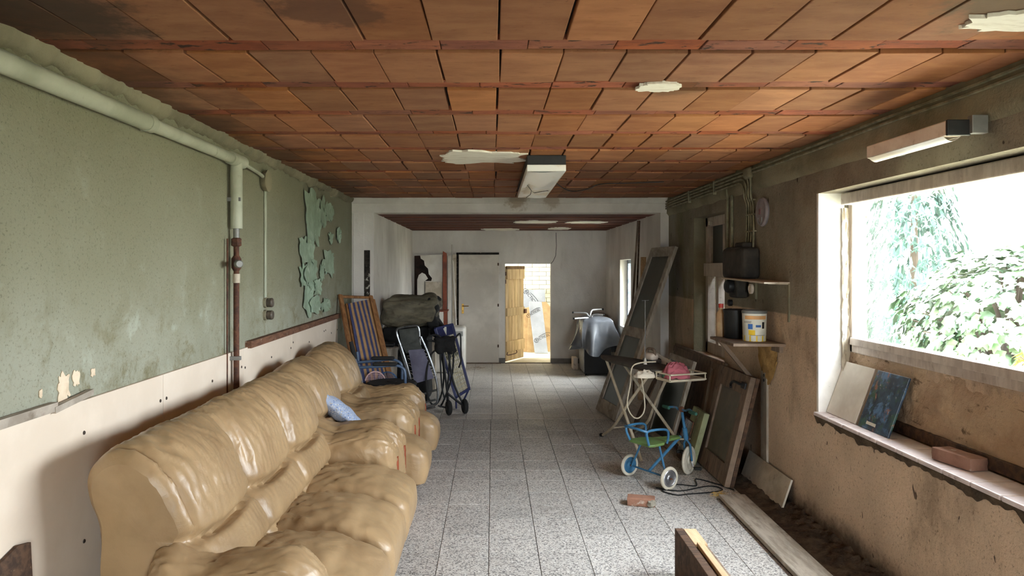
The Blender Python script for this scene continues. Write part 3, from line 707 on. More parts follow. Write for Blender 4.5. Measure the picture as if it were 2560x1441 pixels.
# brick wall seen through the narrow window
M_OUTBRICK = pm('pale_red_outdoor_brick', (206, 140, 112), (176, 108, 84), 8, rough=.9, bump=.5, layers=[((226, 214, 200), 16, .56, .66, .6)], objvar=.22)
struct(MB().box(2.42, 2.95, 10.7, 10.8, -.1, 2.4).box(2.5, 2.95, 6.2, 6.3, -.1, 2.4).box(2.5, 3.15, 6.95, 10.8, 2.4, 2.48).build('passage_cover_added', M_RING))  # unseen roof and end walls, added to keep the passage dim
wo = struct(MB().box(2.95, 3.1, 6.2, 10.8, -.1, 2.42).build('wall_outside', pm('outdoor_mortar', (214, 206, 192), (190, 182, 168), 10, rough=1)))
bk = MB().box(-.012, .012, -.1, .1, -.03, .03).mesh('brick', None, False, .004); bk.materials.append(M_OUTBRICK)
for c in range(4, 31):
    for k in range(8): inst('brick', bk, (2.945, 9.12 + k * .212 + (c % 2) * .106, .04 + c * .073), (0, 0, 0), wo)

# ---- garden plants
M_LEAF = pm('ivy_leaf', (88, 114, 72), (54, 82, 50), 5, rough=.4, objvar=.25, spec=.5)
M_LEAFY = pm('yellow_green_leaf', (186, 180, 84), (140, 146, 64), 5, rough=.5, objvar=.2)
M_STEM = pm('brown_stem', (74, 62, 48), rough=.9)
def leaf_mesh(name, s, mat):
    o5 = [(0, -.5), (.2, -.42), (.5, -.3), (.36, -.02), (.42, .25), (.16, .22), (0, .6), (-.16, .22), (-.42, .25), (-.36, -.02), (-.5, -.3), (-.2, -.42)]
    vs = [V3((0, 0, .04 * s))] + [V3((x * s, y * s, -.10 * s * abs(x) * 2)) for x, y in o5]
    me = MB().add(vs, [(0, i + 1, (i + 1) % 12 + 1) for i in range(12)]).mesh(name, None, True, 0, 80); me.materials.append(mat); return me
def bush(name, label, cat, c, rad, nparts, nstuff, size, mat, seed):
    rr = random.Random(seed); c = V3(c); rad = V3(rad)
    t = thing(name, label, cat, (c.x, c.y, 0))
    lm = leaf_mesh('leaf', size, mat); stuff = MB(); pts = []
    for k in range(nparts + nstuff):
        d = V3((rr.gauss(0, 1), rr.gauss(0, 1), rr.gauss(0, 1))).normalized()
        q = 1 + .16 * nz(d.x * 2.2 + seed, d.y * 2.2, d.z * 2.2) + rr.uniform(-.12, .03)
        p = c + V3((d.x * rad.x, d.y * rad.y, d.z * rad.z)) * q
        if p.z < .02: continue
        n = V3((d.x / rad.x, d.y / rad.y, d.z / rad.z)).normalized()
        n = (n + V3((rr.uniform(-.5, .5), rr.uniform(-.5, .5), rr.uniform(-.1, .7)))).normalized()
        tip = (V3((0, 0, -1)) + V3((rr.uniform(-.6, .6), rr.uniform(-.6, .6), 0)))
        v = (tip - n * tip.dot(n)).normalized(); u = v.cross(n); s = rr.uniform(.75, 1.25)
        pts.append((p, u * s, v * s, n * s))
    # nearest to the window first
    pts.sort(key=lambda e: (e[0] - V3((0, 0, 1.7))).length)
    for k, (p, u, v, n) in enumerate(pts):
        M = Matrix(((u.x, v.x, n.x, 0), (u.y, v.y, n.y, 0), (u.z, v.z, n.z, 0), (0, 0, 0, 1)))
        if k < nparts: inst('leaf', lm, p, M, t)
        else:
            stuff.add([M @ q.co + p for q in lm.vertices], [list(f.vertices) for f in lm.polygons])
    if stuff.v: stuff.build('foliage', mat, t, smooth=True, angle=80)['kind'] = 'stuff'
    # dark inner mass of stems
    core = MB()
    for k in range(60):
        d = V3((rr.gauss(0, 1), rr.gauss(0, 1), abs(rr.gauss(0, 1)))).normalized()
        core.tube([(c.x + rr.uniform(-.2, .2), c.y + rr.uniform(-.2, .2), 0), c + V3((d.x * rad.x, d.y * rad.y, d.z * rad.z)) * .5, c + V3((d.x * rad.x, d.y * rad.y, d.z * rad.z)) * .95], [.03, .015, .006], 5)
    core.build('stems', M_STEM, t)
    return t
bush('ivy_bush', 'dark green ivy hedge outside the big window', 'bush', (5.75, 8.0, .85), (1.1, 1.3, 1.1), 300, 2600, .13, M_LEAF, 3)
bush('shrub', 'yellow green shrub in front of the ivy outside the big window', 'bush', (5.4, 6.4, .45), (.9, .8, .75), 120, 500, .1, M_LEAFY, 11)
bush('ivy_bush', 'low green bush at the right edge of the big window view', 'bush', (7.6, 6.9, .5), (1.1, 1.0, .7), 60, 500, .12, M_LEAF, 17)
# conifer with hanging sprays
def conifer(label, c, h, rad, seed):
    rr = random.Random(seed); t = thing('conifer', label, 'tree', (c[0], c[1], 0)); sp = MB()
    for k in range(1500):
        z = rr.uniform(.05, 1); r = rad * (1 - z) ** .7 * rr.uniform(.55, 1.05); a = rr.uniform(0, 2 * math.pi)
        p = V3((c[0] + r * math.cos(a), c[1] + r * math.sin(a), z * h)); L = rr.uniform(.16, .36)
        out = V3((math.cos(a), math.sin(a), 0)); q = p + out * .08 - V3((0, 0, L)); sd = V3((-math.sin(a), math.cos(a), 0)) * rr.uniform(.02, .05)
        m = (p + q) / 2 + out * .03
        sp.add([p, m - sd, q, m + sd], [(0, 1, 2, 3)])
        for e in (-1, 1): sp.add([m, m + sd * e * 3 - V3((0, 0, .1)), m - V3((0, 0, .05))], [(0, 1, 2)])
    sp.build('foliage', pm('conifer_green', (58, 84, 70), (40, 64, 54), 4, rough=.6), t)['kind'] = 'stuff'
    MB().tube([(c[0], c[1], 0), (c[0], c[1], h * .9)], [.1, .02], 8).build('trunk', M_STEM, t)
conifer('tall blue green conifer outside behind the ivy hedge', (7.1, 12.2), 4.6, 1.15, 5)
# white shed far off in the garden
sh = thing('shed', 'far white shed with grey roof beyond the garden hedge', 'shed', (15, 18, 0))
M_SHED = pm('white_render', (240, 240, 236), (226, 226, 222), 3, rough=.9)
MB().box(11.5, 22, 18.0, 24, 0, 2.75).build('wall', M_SHED, sh)
MB().prism([(11.2, 17.6, 2.75), (22.3, 17.6, 2.75), (22.3, 24.2, 3.9), (11.2, 24.2, 3.9)], (0, 0, .14)).build('roof', pm('pale_grey_roof', (196, 196, 192), (150, 150, 146), 3, (4, .3, 1), rough=.8), sh)
MB().box(12.2, 15.2, 17.96, 18.01, 1.7, 2.2).build('window', M_DARKGLASS, sh)
MB().box(11.4, 15.8, 17.9, 18.01, 2.28, 2.36).build('lintel', pm('grey_lintel', (150, 150, 146), rough=.9), sh)
# ------------------------------------------------------------------ leather suite along the left wall
XB = -1.50          # back of the sofa; the armchairs stand nearer the wall
def fold(y, t, seed, sy=16, stt=2.2):
    """soft leather folds that run along the profile"""
    wv = nz(y * 3 + seed, t * 3) * .6
    a = 1 - abs(nz(y * sy + wv * 4 + seed, t * stt, seed)) * 2
    b = 1 - abs(nz(y * sy * 2.1 - wv * 5, t * stt * 1.7 + 9, seed)) * 2
    return max(a, 0) ** 3 * .7 + max(b, 0) ** 3 * .35
PROF = [(.64, .30), (.60, .40), (.575, .48), (.57, .545), (.53, .61), (.49, .66), (.475, .73), (.44, .82), (.385, .91), (.30, .98), (.21, 1.01), (.115, .99), (.05, .93), (.05, .84), (.085, .72), (.10, .45), (.11, .12)]
PROFN = [V3((x, 0, z)) for x, z in PROF]
KX = .84            # depth of the piece
NPT = 90
PCURVE = spline(PROFN, NPT)
PNORM = []
for k in range(NPT):
    d = PCURVE[min(k + 1, NPT - 1)] - PCURVE[max(k - 1, 0)]
    PNORM.append(V3((d.z, 0, -d.x)).normalized())
LUMB = 4.9 / 16      # where the crease lies on the profile
def back_mesh(Ya, Yb, nsec, seed, dome=0.0, zs=1.0, nu=None):
    L = Yb - Ya; nu = nu or int(L / .011); sec = L / nsec
    def fn(u, v):
        y = Ya + u * L; k = min(int(v * (NPT - 1) + .5), NPT - 1); p = PCURVE[k].copy(); n = PNORM[k]
        front = 1 - sstep(.62, .74, v)
        d = 0.0
        q = (y - Ya) / sec; i = min(int(q), nsec - 1); ph = q - i      # phase inside the section
        up = sstep(LUMB, LUMB + .06, v)
        # every section swells in the middle
        d += (.042 * math.sin(math.pi * ph) ** .6 - .018) * front * (.55 + .45 * up) * sstep(.03, .22, v) * (1 - .65 * sstep(.45, .6, v))
        # seams between sections, splayed like a V above the lumbar crease
        for b in range(1, nsec):
            dy = y - (Ya + b * sec)
            wd = .022 + .05 * (1 - up) * 0 + .06 * clamp((v - LUMB) / .25) * clamp((.62 - v) / .2)
            d -= .05 * math.exp(-(dy / wd) ** 2) * front * (.12 + .88 * (1 - sstep(.42, .6, v))) * (.3 + .7 * up)
            d -= .028 * math.exp(-(abs(dy) - wd * 1.2) ** 2 / .0002) * front * sstep(LUMB, LUMB + .1, v) * (1 - sstep(.42, .6, v)) * .6
        # lumbar crease, dipping in the middle of each section, and a second crease lower down
        tc = LUMB + .03 - .035 * math.sin(math.pi * ph)
        d -= .055 * math.exp(-((v - tc) / .016) ** 2) * (.55 + .45 * math.sin(math.pi * ph))
        d -= .016 * math.exp(-((v - .13) / .012) ** 2)
        # seam that follows the end of the cushion
        es = min(u, 1 - u) * L - (.13 if dome else .055)
        d -= .02 * math.exp(-(es / .011) ** 2) * front * sstep(LUMB - .05, LUMB + .05, v)
        # buttons where creases meet
        d -= .03 * math.exp(-((v - tc) / .03) ** 2 - (min(ph, 1 - ph) * sec / .05) ** 2)
        # leather folds
        d += .013 * fold(y, v * 3, seed, 15, .75) * front * (.5 + .8 * sstep(.3, .55, v))
        d += .006 * nz(y * 7 + seed, v * 6) * front
        p += n * d
        # rounded ends: the upper cushion overhangs the side panel
        e = min(u, 1 - u) * L; sg = -1 if u < .5 else 1
        rad = .11 if not dome else .30
        if e < rad:
            kk = (1 - (1 - e / rad) ** 2.3) ** .45 if e > 0 else 0
            lowk = .88 + .12 * kk
            if dome: lowk = .45 + .55 * kk
            c = V3((.25, 0, .62 if p.z > .62 else p.z)); ups = sstep(.55, .8, p.z)
            f = lowk * ups + (1 - ups)
            kx = (.8 + .2 * kk if not dome else .55 + .45 * kk); kx = 1 + (kx - 1) * ups
            p = V3((c.x + (p.x - c.x) * kx, 0, c.z + (p.z - c.z) * f))
        y += sg * .05 * sstep(.6, .95, p.z) * sstep(.35, 0, e / L if False else e)
        z = p.z if p.z < .5 else .5 + (p.z - .5) * zs
        return V3((XB + p.x * KX, y, z))
    m = MB().grid(fn, nu, NPT)
    # close both ends
    n0 = len(m.v) - nu * NPT
    for i in (0, nu - 1):
        ring = [n0 + i * NPT + j for j in range(NPT)]; c = sum((m.v[a] for a in ring), V3()) / NPT
        m.v.append(c); ci = len(m.v) - 1
        for j in range(NPT):
            a, b = ring[j], ring[(j + 1) % NPT]; m.f.append((ci, b, a) if i == 0 else (ci, a, b))
    return m
def seat_cushion(c, h, r, seed, droop=.05):
    def fn(p, n):
        x, y, z = p; fx = x / h[0]; fy = y / h[1]
        top = clamp(n.z)
        z += .045 * (1 - fx * fx) * (1 - fy * fy) * top
        z -= droop * sstep(.35, 1.0, fx) * (1 if n.z > -.2 else .3)
        if fx > .3: x += .045 * sstep(.3, 1, fx) * (1 - (z / h[2] + .15) ** 2)
        f = fold((y + seed) * .8 + x * .35, (x - .4 * y) * 3, seed, 9, 1.6)
        amp = .02 * (.3 + .7 * (1 - sstep(-.6, .9, fx))) * (.4 + top)
        q = V3((x, y, z)) + n * (f * amp + .004 * nz(x * 6 + seed, y * 6, z * 6))
        # stitched seam round the front edge
        q -= n * .010 * math.exp(-((fx - .62) / .03) ** 2) * (.5 + .5 * abs(fy))
        return q
    return MB().rbox(c, h, r, 34, fn)
def arm_mesh(yc, seed, x0, x1, wd=.15, ztop=.64):
    hx = (x1 - x0) / 2; hz = (ztop - .08) / 2
    def fn(p, n):
        x, y, z = p; fx = x / hx; t = z / hz
        # rolled top wider than the foot, front face rounded
        y *= 1.0 - .22 * sstep(.3, -1, t); z += .02 * math.sin(fx * 2.2) * (t > 0)
        z -= .06 * sstep(.55, 1.0, fx) * max(t, 0)
        if fx < -.3: z += .10 * sstep(-.3, -1, fx) * max(t, 0)
        f = fold(x * 1.1 + seed, (y * 4 + z * 2), seed, 10, 1.8)
        return V3((x, y, z)) + n * (f * .017 + .005 * nz(x * 10 + seed, y * 12, z * 10)) - n * .012 * math.exp(-((fx - .55 - t * .05) / .02) ** 2) - n * .010 * math.exp(-((fx + .28) / .025) ** 2)
    return MB().rbox((XB + x0 + hx, yc, .08 + hz), (hx, wd, hz), .13, 30, fn)
def suite(name, label, cat, Ya, Yb, nseat, seed, dome=0, zs=1.0, group=None, xb=-1.62, kx=.95, arm=(.30, .97), seatx=(.74, .345), inset=.15, inset2=.17):
    global XB, KX
    XB, KX = xb, kx
    t = thing(name, label, cat, (XB + .45, (Ya + Yb) / 2, 0), group)
    back_mesh(Ya + inset, Yb - inset2, nseat, seed, dome, zs).build('back_cushion', M_LEATHER, t, smooth=True, angle=70)
    aw = .15
    for k, yc in enumerate((Ya + aw, Yb - aw)):
        a = arm_mesh(yc, seed + k * 5, *arm).build('arm', M_LEATHER, t, smooth=True, angle=70)
        MB().rbox((XB + arm[1] - .002, yc, .30), (.014, .028, .18), .012, 6).build('wood_trim', M_REDWOOD, a, smooth=True)
    y0, y1 = Ya + 2 * aw - .03, Yb - 2 * aw + .03; sw = (y1 - y0) / nseat
    for k in range(nseat):
        seat_cushion((XB + seatx[0], y0 + (k + .5) * sw, .30), (seatx[1], sw / 2 - .014, .165), .075, seed + k * 3.3).build('seat_cushion', M_LEATHER, t, smooth=True, angle=70)
    MB().box(XB + .1, XB + arm[1] - .03, Ya + .05, Yb - .05, .045, .2).build('base_frame', M_REDWOOD, t, bevel=.01)
    for x in (XB + .15, XB + arm[1] - .09):
        for y in (Ya + .1, Yb - .1): MB().lathe([(.026, 0), (.03, .05)], (x, y, 0), (0, 0, 1), 12).build('foot', M_WOODDARK, t, smooth=True)
    return t
suite('sofa', 'long three seat tan leather sofa nearest the viewer along the left wall', 'sofa', 2.67, 5.06, 3, 2.0, 0, 1.1)
CH_ = dict(inset=.07, inset2=.07, xb=-1.71, kx=1.0, arm=(.34, 1.07), seatx=(.83, .355))
suite('armchair', 'tan leather armchair holding the blue patterned cushion, beside the sofa', 'armchair', 5.08, 6.06, 1, 11.0, 1, 1.06, 'tan leather armchairs', **CH_)
suite('armchair', 'tan leather armchair farthest from the sofa, in front of the striped deckchair', 'armchair', 6.08, 6.98, 1, 17.0, 1, 1.1, 'tan leather armchairs', **CH_)
# blue patterned cushion lying in the first armchair
def cush(u, v):
    a, b = u * 2 - 1, v * 2 - 1
    return a, b
M_CUSH = None
def cush_mat():
    m = pm('blue_floral_fabric', (176, 190, 212), (148, 162, 190), 20, rough=.9, bump=.2, bscale=120)
    g = NT(m); b = g.n['Principled BSDF']; co = g.coord(); v = g.voro(co, 70, 'F1', 'Color'); d = g.voro(co, 70)
    sep = g.add('ShaderNodeSeparateColor'); g.link(v, sep.inputs[0])
    c = g.mix(g.math('GREATER_THAN', sep.outputs[0], .5), lin((96, 118, 168)), lin((206, 208, 210)))
    c = g.mix(g.math('GREATER_THAN', sep.outputs[1], .78), c, lin((176, 168, 150)))
    c = g.mix(g.math('LESS_THAN', d, .35), lin((160, 174, 200)), c)
    g.link(c, b.inputs['Base Color']); return m
cc = P(858, 1032, 5.52)
rot = Matrix.Rotation(math.radians(-18), 3, 'X') @ Matrix.Rotation(math.radians(38), 3, 'Y')
def cfn(p, n):
    ax, ay = p.x / .21, p.y / .21
    k = (1 - ax * ax * .9) * (1 - ay * ay * .9)
    pin = 1 - .07 * (1 - abs(ax)) * abs(ay) - .07 * (1 - abs(ay)) * abs(ax)
    return V3((p.x * pin, p.y * pin, p.z * (.15 + .85 * max(k, 0) ** .5) + .008 * nz(p.x * 14, p.y * 14)))
t = thing('scatter_cushion', 'square blue and white patterned cushion on the tan armchair beside the sofa', 'cushion', (cc.x, cc.y, .5))
MB().rbox((cc.x - .02, cc.y, cc.z), (.21, .21, .07), .06, 24, cfn, rot).build('cover', cush_mat(), t, smooth=True, angle=80)
# ------------------------------------------------------------------ fixtures: pipes, sockets, lamps, cables
XP = XL + .052
# fat pale green flue along the left wall, then down, then thin rusty gas pipe
pp = thing('heating_pipe', 'pale green painted pipe with rusty lower run on the green wall', 'pipe', (XP, 4.79, 0))
MB().tube([(XP, 1.2, 2.474), (XP, 3.55, 2.474)], .041, 16).build('wide_run', M_PIPEGREEN, pp, smooth=True)
MB().tube([(XP, 3.54, 2.474), (XP, 3.6, 2.474)], [.045, .045], 16).build('sleeve', M_PIPEGREEN, pp, smooth=True)
MB().tube([(XP, 3.58, 2.474), (XP, 4.86, 2.474)], .034, 16).build('narrow_run', M_PIPEGREEN, pp, smooth=True)
MB().tube([(XP, 4.68, 2.474), (XP, 4.92, 2.474)], .043, 16).build('tee', M_PIPEGREEN, pp, smooth=True)
MB().tube([(XP, 4.80, 2.46), (XP, 4.80, 2.02)], .039, 18).build('drop', M_PIPEGREEN, pp, smooth=True)
MB().tube([(XP, 4.92, 2.474), (XP - .02, 5.3, 2.46), (XP - .03, 5.55, 2.43)], .014, 8).build('thin_tail', M_PIPEGREEN, pp, smooth=True)
MB().tube([(XP, 4.80, 2.03), (XP, 4.80, 1.94)], .02, 12).build('stub', M_METAL, pp, smooth=True)
MB().lathe([(.02, -.03), (.034, -.022), (.034, .022), (.02, .03)], (XP, 4.8, 1.93), (0, 0, 1), 6).build('union_nut', M_RUST, pp)
MB().tube([(XP, 4.80, 1.93), (XP, 4.80, 1.70)], .018, 12).build('upper_thin_run', M_RUST, pp, smooth=True)
v_ = MB().lathe([(.02, -.05), (.032, -.03), (.032, .03), (.02, .05)], (XP, 4.8, 1.79), (0, 0, 1), 12).build('valve', M_RUST, pp, smooth=True)
MB().tube([(XP, 4.8, 1.79), (XP + .02, 4.74, 1.785), (XP + .05, 4.68, 1.785)], .014, 10).build('spindle', M_RUST, v_, smooth=True)
MB().lathe([(.022, 0), (.026, .01), (.026, .045), (.02, .055)], (XP + .045, 4.69, 1.785), (.55, -.83, 0), 14).build('knob', M_METAL, v_, smooth=True)
MB().tube([(XP, 4.80, 1.72), (XP, 4.80, 1.66)], .024, 12).build('white_joint', M_WHITEOLD, pp, smooth=True)
MB().tube([(XP, 4.80, 1.67), (XP, 4.80, .01)], .019, 12).build('lower_run', M_RUST, pp, smooth=True)
MB().tube([(XP - .03, 4.72, 1.95), (XP - .035, 4.72, .01)], .006, 6).build('side_wire', M_RUST, pp)
for z in (2.2, 1.15): MB().box(XL, XP + .035, 4.77, 4.795, z, z + .025).build('clip', M_METAL, pp)
# surface wires and sockets
sk = thing('wall_socket', 'upper round black wall socket hanging below twin cables on the green wall', 'socket', (XL, 5.55, 1.46), 'round wall sockets')
for dy in (-.012, .012):
    MB().tube([(XL + .008, 5.55 + dy, 2.42), (XL + .009, 5.552 + dy, 1.9), (XL + .008, 5.55 + dy, 1.53)], .006, 6).build('cable', M_PIPEGREEN, sk)
MB().lathe([(.06, 0), (.08, .02), (.085, .05), (.06, .055)], (XL, 5.5, 2.42), (1, 0, 0), 10).build('junction_lump', M_RING, sk, smooth=True)
M_BAKE = pm('grimy_bakelite', (88, 78, 66), (60, 52, 44), 14, rough=.5, layers=[((140, 132, 112), 20, .55, .65, .6)])
def socket(c, parent):
    MB().lathe([(.04, 0), (.04, .02), (.034, .022)], c, (1, 0, 0), 18).build('base', M_RING, parent, smooth=True)
    MB().lathe([(.034, .018), (.036, .06), (.03, .068), (.02, .066)], c, (1, 0, 0), 18).build('cap', M_BAKE, parent, smooth=True)
socket((XL, 5.55, 1.493), sk)
s2 = thing('wall_socket', 'lower round black wall socket directly under the other one on the green wall', 'socket', (XL, 5.55, 1.36), 'round wall sockets')
socket((XL, 5.55, 1.398), s2)
# ceiling fluorescent lamp
M_DIFF = pm('aged_lamp_diffuser', (238, 238, 236), (214, 204, 186), 3, (1, .4, 1), (.5, .62), rough=.35, spec=.5, layers=[((190, 176, 150), 7, .62, .74, .5)])
lx0, lx1, ly0, ly1 = .258, .55, 5.436, 7.5
lp = thing('ceiling_lamp', 'long white box lamp with black base under the clay ceiling', 'lamp', ((lx0 + lx1) / 2, (ly0 + ly1) / 2, ZC - .13))
MB().box(lx0, lx1, ly0, ly1, ZC - .075, ZC - .003).build('base', M_BLACK, lp, bevel=.004)
MB().box(lx0, lx1, ly0, ly1, ZC - .123, ZC - .075).build('housing', M_DIFF, lp, bevel=.003)
MB().grid(lambda u, v: V3((lx0 + .012 + u * (lx1 - lx0 - .024), ly0 + .02 + v * (ly1 - ly0 - .04), ZC - .1235 - .006 * math.sin(u * math.pi) - .003 * math.sin(v * 9 + u * 6))), 24, 40).build('diffuser', M_DIFF, lp, smooth=True)
ck = [P(1315, 466, 6.7), P(1333, 478, 6.9), P(1362, 475, 6.8)]
def zfix(p, z): q = p.copy(); return q
MB().tube([V3((x, y, ZC - .131)) for x, y in ((.30, 6.3), (.36, 6.75), (.40, 6.95), (.47, 6.8), (.52, 6.75))], .0025, 4).build('crack', M_SLOT, lp)
MB().tube([V3((x, y, ZC - .131)) for x, y in ((.36, 6.75), (.37, 7.1), (.34, 7.45))], .0025, 4).build('crack', M_SLOT, lp)
# wall batten lamp over the big window
bl = thing('wall_lamp', 'dusty fluorescent batten lamp over the big window on the right wall', 'lamp', (XR - .1, 3.5, 2.34))
M_LAMPB = pm('dusty_pinkish_lamp', (238, 226, 212), (220, 204, 188), 6, rough=.6, layers=[((150, 120, 96), 12, .6, .7, .5)])
MB().box(XR - .185, XR - .105, 3.2, 3.88, 2.345, 2.412).build('reflector', M_LAMPB, bl, bevel=.006)
MB().box(XR - .105, XR - .085, 3.2, 3.88, 2.355, 2.408).build('spine', M_WHITE, bl)
MB().grid(lambda u, v: V3((XR - .185 + .08 * u, 3.22 + v * .64, 2.345 - .022 * math.sin(u * math.pi))), 10, 12).build('diffuser', M_DIFF, bl, smooth=True)
MB().box(XR - .187, XR - .083, 3.185, 3.2, 2.343, 2.414).build('end_cap', M_BLACK, bl, bevel=.004)
MB().box(XR - .09, XR - .02, 3.165, 3.2, 2.35, 2.43).build('bracket', M_METAL, bl, bevel=.003)
MB().box(XR - .09, XR - .02, 3.8, 3.84, 2.35, 2.42).build('bracket', M_METAL, bl, bevel=.003)
# cables along the top of the right wall
M_CABLE = pm('grimy_cable', (150, 146, 120), (110, 106, 84), 12, rough=.7)
cb_ = thing('cable_run', 'bundle of grimy cables under the ceiling of the right wall dropping to the fuse box', 'cable', (XR, 6.2, 2.0))
for k in range(4):
    zc = 2.585 - k * .03; yd = 6.02 + k * .05
    pts = [(XR - .04, YE - .02, zc - .004), (XR - .04, 8.0, zc + .006 * nz(k, 2)), (XR - .042, 7.0, zc + .01 * nz(k, 5)), (XR - .044, 6.4, zc), (XR - .045, yd + .08, zc - .01), (XR - .045, yd, zc - .08), (XR - .04, yd + .006, 2.36), (XR - .018, yd + .01, 2.28), (XR - .018, yd + .005 * k, 2.05), (XR - .03, yd - .02 + .01 * k, 1.93)]
    MB().tube(spline(pts, 60), .009, 6).build('cable', M_CABLE, cb_, smooth=True)
for z in (2.32, 2.2, 2.06): MB().box(XR - .032, XR - .004, 5.99, 6.2, z, z + .012).build('clip', M_CABLE, cb_)
for y in (7.9, 7.0): MB().box(XR - .056, XR - .02, y, y + .015, 2.47, 2.6).build('clip', M_CABLE, cb_)
for k in range(2):
    zc = 2.58 - k * .03
    MB().tube(spline([(XR - .035, y, zc + .012 * nz(y * 1.3, k * 4)) for y in (6.15, 5.4, 4.7, 4, 3.3, 2.6, 1.9, 1.2)], 50), .009, 6).build('cable', M_CABLE, cb_, smooth=True)
MB().rbox((XR - .04, 6.08, 2.555), (.03, .07, .05), .03, 6).build('junction_box', M_RING, cb_, smooth=True)
MB().tube(spline([(XR - .02, 6.72, 2.55), (XR - .02, 6.68, 2.42), (XR - .012, 6.7, 2.2), (XR - .012, 6.7, 1.85)], 24), .012, 6).build('conduit', M_CABLE, cb_, smooth=True)
MB().tube([(XR - .012, 6.58, 2.42), (XR - .012, 6.58, 1.85)], .012, 6).build('conduit', M_CABLE, cb_, smooth=True)
# fuse box and meters
fb = thing('fuse_box', 'black dusty fuse box on the right wall with meters below', 'fuse box', (XR, 6.15, 1.6))
M_FB = pm('black_dusty_box', (62, 57, 51), (42, 39, 35), 8, rough=.75, bump=.3)
MB().rbox((XR - .075, 6.18, 1.80), (.075, .27, .13), .035, 10).build('case', M_FB, fb, smooth=True)
MB().rbox((XR - .065, 6.12, 1.945), (.05, .1, .03), .02, 6).build('cable_entry', M_FB, fb, smooth=True)
MB().rbox((XR - .09, 6.2, 1.91), (.05, .2, .03), .02, 6).build('cover_rib', M_FB, fb, smooth=True)
MB().rbox((XR - .06, 6.27, 1.60), (.055, .1, .1), .025, 8).build('meter', M_FB, fb, smooth=True)
MB().lathe([(.055, 0), (.06, .05), (.05, .07), (.02, .08)], (XR - .1, 6.27, 1.6), (-1, -.2, 0), 18).build('dial', M_BLACK, fb, smooth=True)
MB().box(XR - .03, XR - .005, 6.42, 6.66, 1.52, 1.66).build('side_box', pm('grey_side_box', (84, 90, 92), rough=.5), fb, bevel=.006)
MB().box(XR - .02, XR, 5.98, 6.1, 1.5, 1.69).build('back_plate', M_RING, fb, bevel=.004)
MB().lathe([(.042, 0), (.042, .02), (.028, .024), (.026, .012)], (XR - .02, 6.05, 1.585), (-1, 0, 0), 20).build('round_outlet', M_LAMPB, fb, smooth=True)
MB().lathe([(.024, 0), (.024, .02)], (XR - .02, 6.05, 1.66), (-1, 0, 0), 12).build('bell_push', M_LAMPB, fb, smooth=True)
for z in (1.44, 1.36): MB().lathe([(.03, 0), (.03, .03), (.02, .036)], (XR - .002, 6.62, z), (-1, 0, 0), 14).build('knob', M_BLACK, fb, smooth=True)
# round dusty clock
ckc = (XR - .002, 5.83, 2.21)
ck_ = thing('wall_clock', 'round dusty grey clock on the right wall above the shelf', 'clock', (XR, 5.83, 2.09))
MB().lathe([(.112, 0), (.118, .015), (.108, .03), (.1, .028), (.06, .032), (.001, .033)], ckc, (-1, 0, 0), 36, cap=False).build('case', pm('dusty_grey_violet', (156, 148, 152), (132, 124, 126), 9, rough=.8, bump=.3), ck_, smooth=True)
MB().box(XR - .042, XR - .034, 5.815, 5.845, 2.19, 2.235).build('label', pm('faded_red_mark', (130, 92, 92), rough=.8), ck_)
MB().tube([(XR - .036, 5.83 + .04 * math.cos(a), 2.165 + .05 * math.sin(a)) for a in [math.pi * (1 + k / 12) for k in range(13)]], .004, 5).build('hand', M_METAL, ck_)
# thin shelf with bracket
s_ = thing('thin_shelf', 'thin pale shelf just under the fuse box on the right wall', 'shelf', (XR, 5.8, 1.62))
MB().obox((XR - .19, 5.33, 1.642), (.19, 0, 0), (0, 1.0, .022), (0, 0, .012)).build('plate', M_WHITEOLD, s_)
MB().box(XR - .012, XR, 5.325, 5.345, 1.36, 1.645).build('bracket', M_RING, s_); MB().beam((XR - .006, 5.335, 1.64), (XR - .16, 5.335, 1.645), .012, .01).build('bracket_arm', M_WHITEOLD, s_)
# board shelf with the paint pails
s_ = thing('board_shelf', 'short wide board shelf carrying paint pails on the right wall', 'shelf', (XR, 5.7, 1.15))
MB().obox((1.80, 5.42, 1.17), (XR - 1.80, -.02, 0), (0, .58, 0), (0, 0, .022)).build('plate', M_WOODBROWN, s_, bevel=.003)
MB().beam((1.86, 5.93, 1.165), (2.15, 5.95, .82), .03, .03).build('strut', M_WOODBROWN, s_)
MB().box(XR - .03, XR, 5.45, 5.95, 1.12, 1.17).build('wall_cleat', M_WOODBROWN, s_)
MB().grid(lambda u, v: V3((XR - .004 - .05 * (1 - v) * max(0, math.sin(u * math.pi)) - .015 * abs(nz(u * 9, v * 6)), 5.55 + .4 * u, 1.17 - .34 * v * (.4 + .6 * math.sin(u * math.pi)))), 24, 20).build('foam_lump', pm('yellowed_foam', (176, 140, 84), (140, 108, 64), 10, rough=.95, bump=.8, bscale=30), s_, smooth=True)
SZ = 1.194
def pail(name, label, c, r, h, mat, lid, bands=()):
    t = thing(name, label, 'bucket', (c[0], c[1], SZ), 'paint pails')
    MB().lathe([(r * .9, 0), (r * .93, .004), (r, h), (r * 1.0, h)], (c[0], c[1], SZ), (0, 0, 1), 32).build('body', mat, t, smooth=True)
    MB().lathe([(r * 1.03, h - .018), (r * 1.04, h - .01), (r * 1.04, h), (r * .98, h + .006), (r * .96, h + .001), (.001, h)], (c[0], c[1], SZ), (0, 0, 1), 32, cap=False).build('lid', lid, t, smooth=True)
    for (a0, a1, z0, z1, m, nm) in bands:
        def fn(u, v):
            a = a0 + (a1 - a0) * u; z = z0 + (z1 - z0) * v; rr = r * (.93 + .07 * z / h) + .0012
            return V3((c[0] + rr * math.cos(a), c[1] + rr * math.sin(a), SZ + z))
        MB().grid(fn, 12, 2).build(nm, m, t, smooth=True)
    return t
M_LAB = pm('pail_label_white', (226, 226, 214), (206, 204, 190), 8, rough=.5)
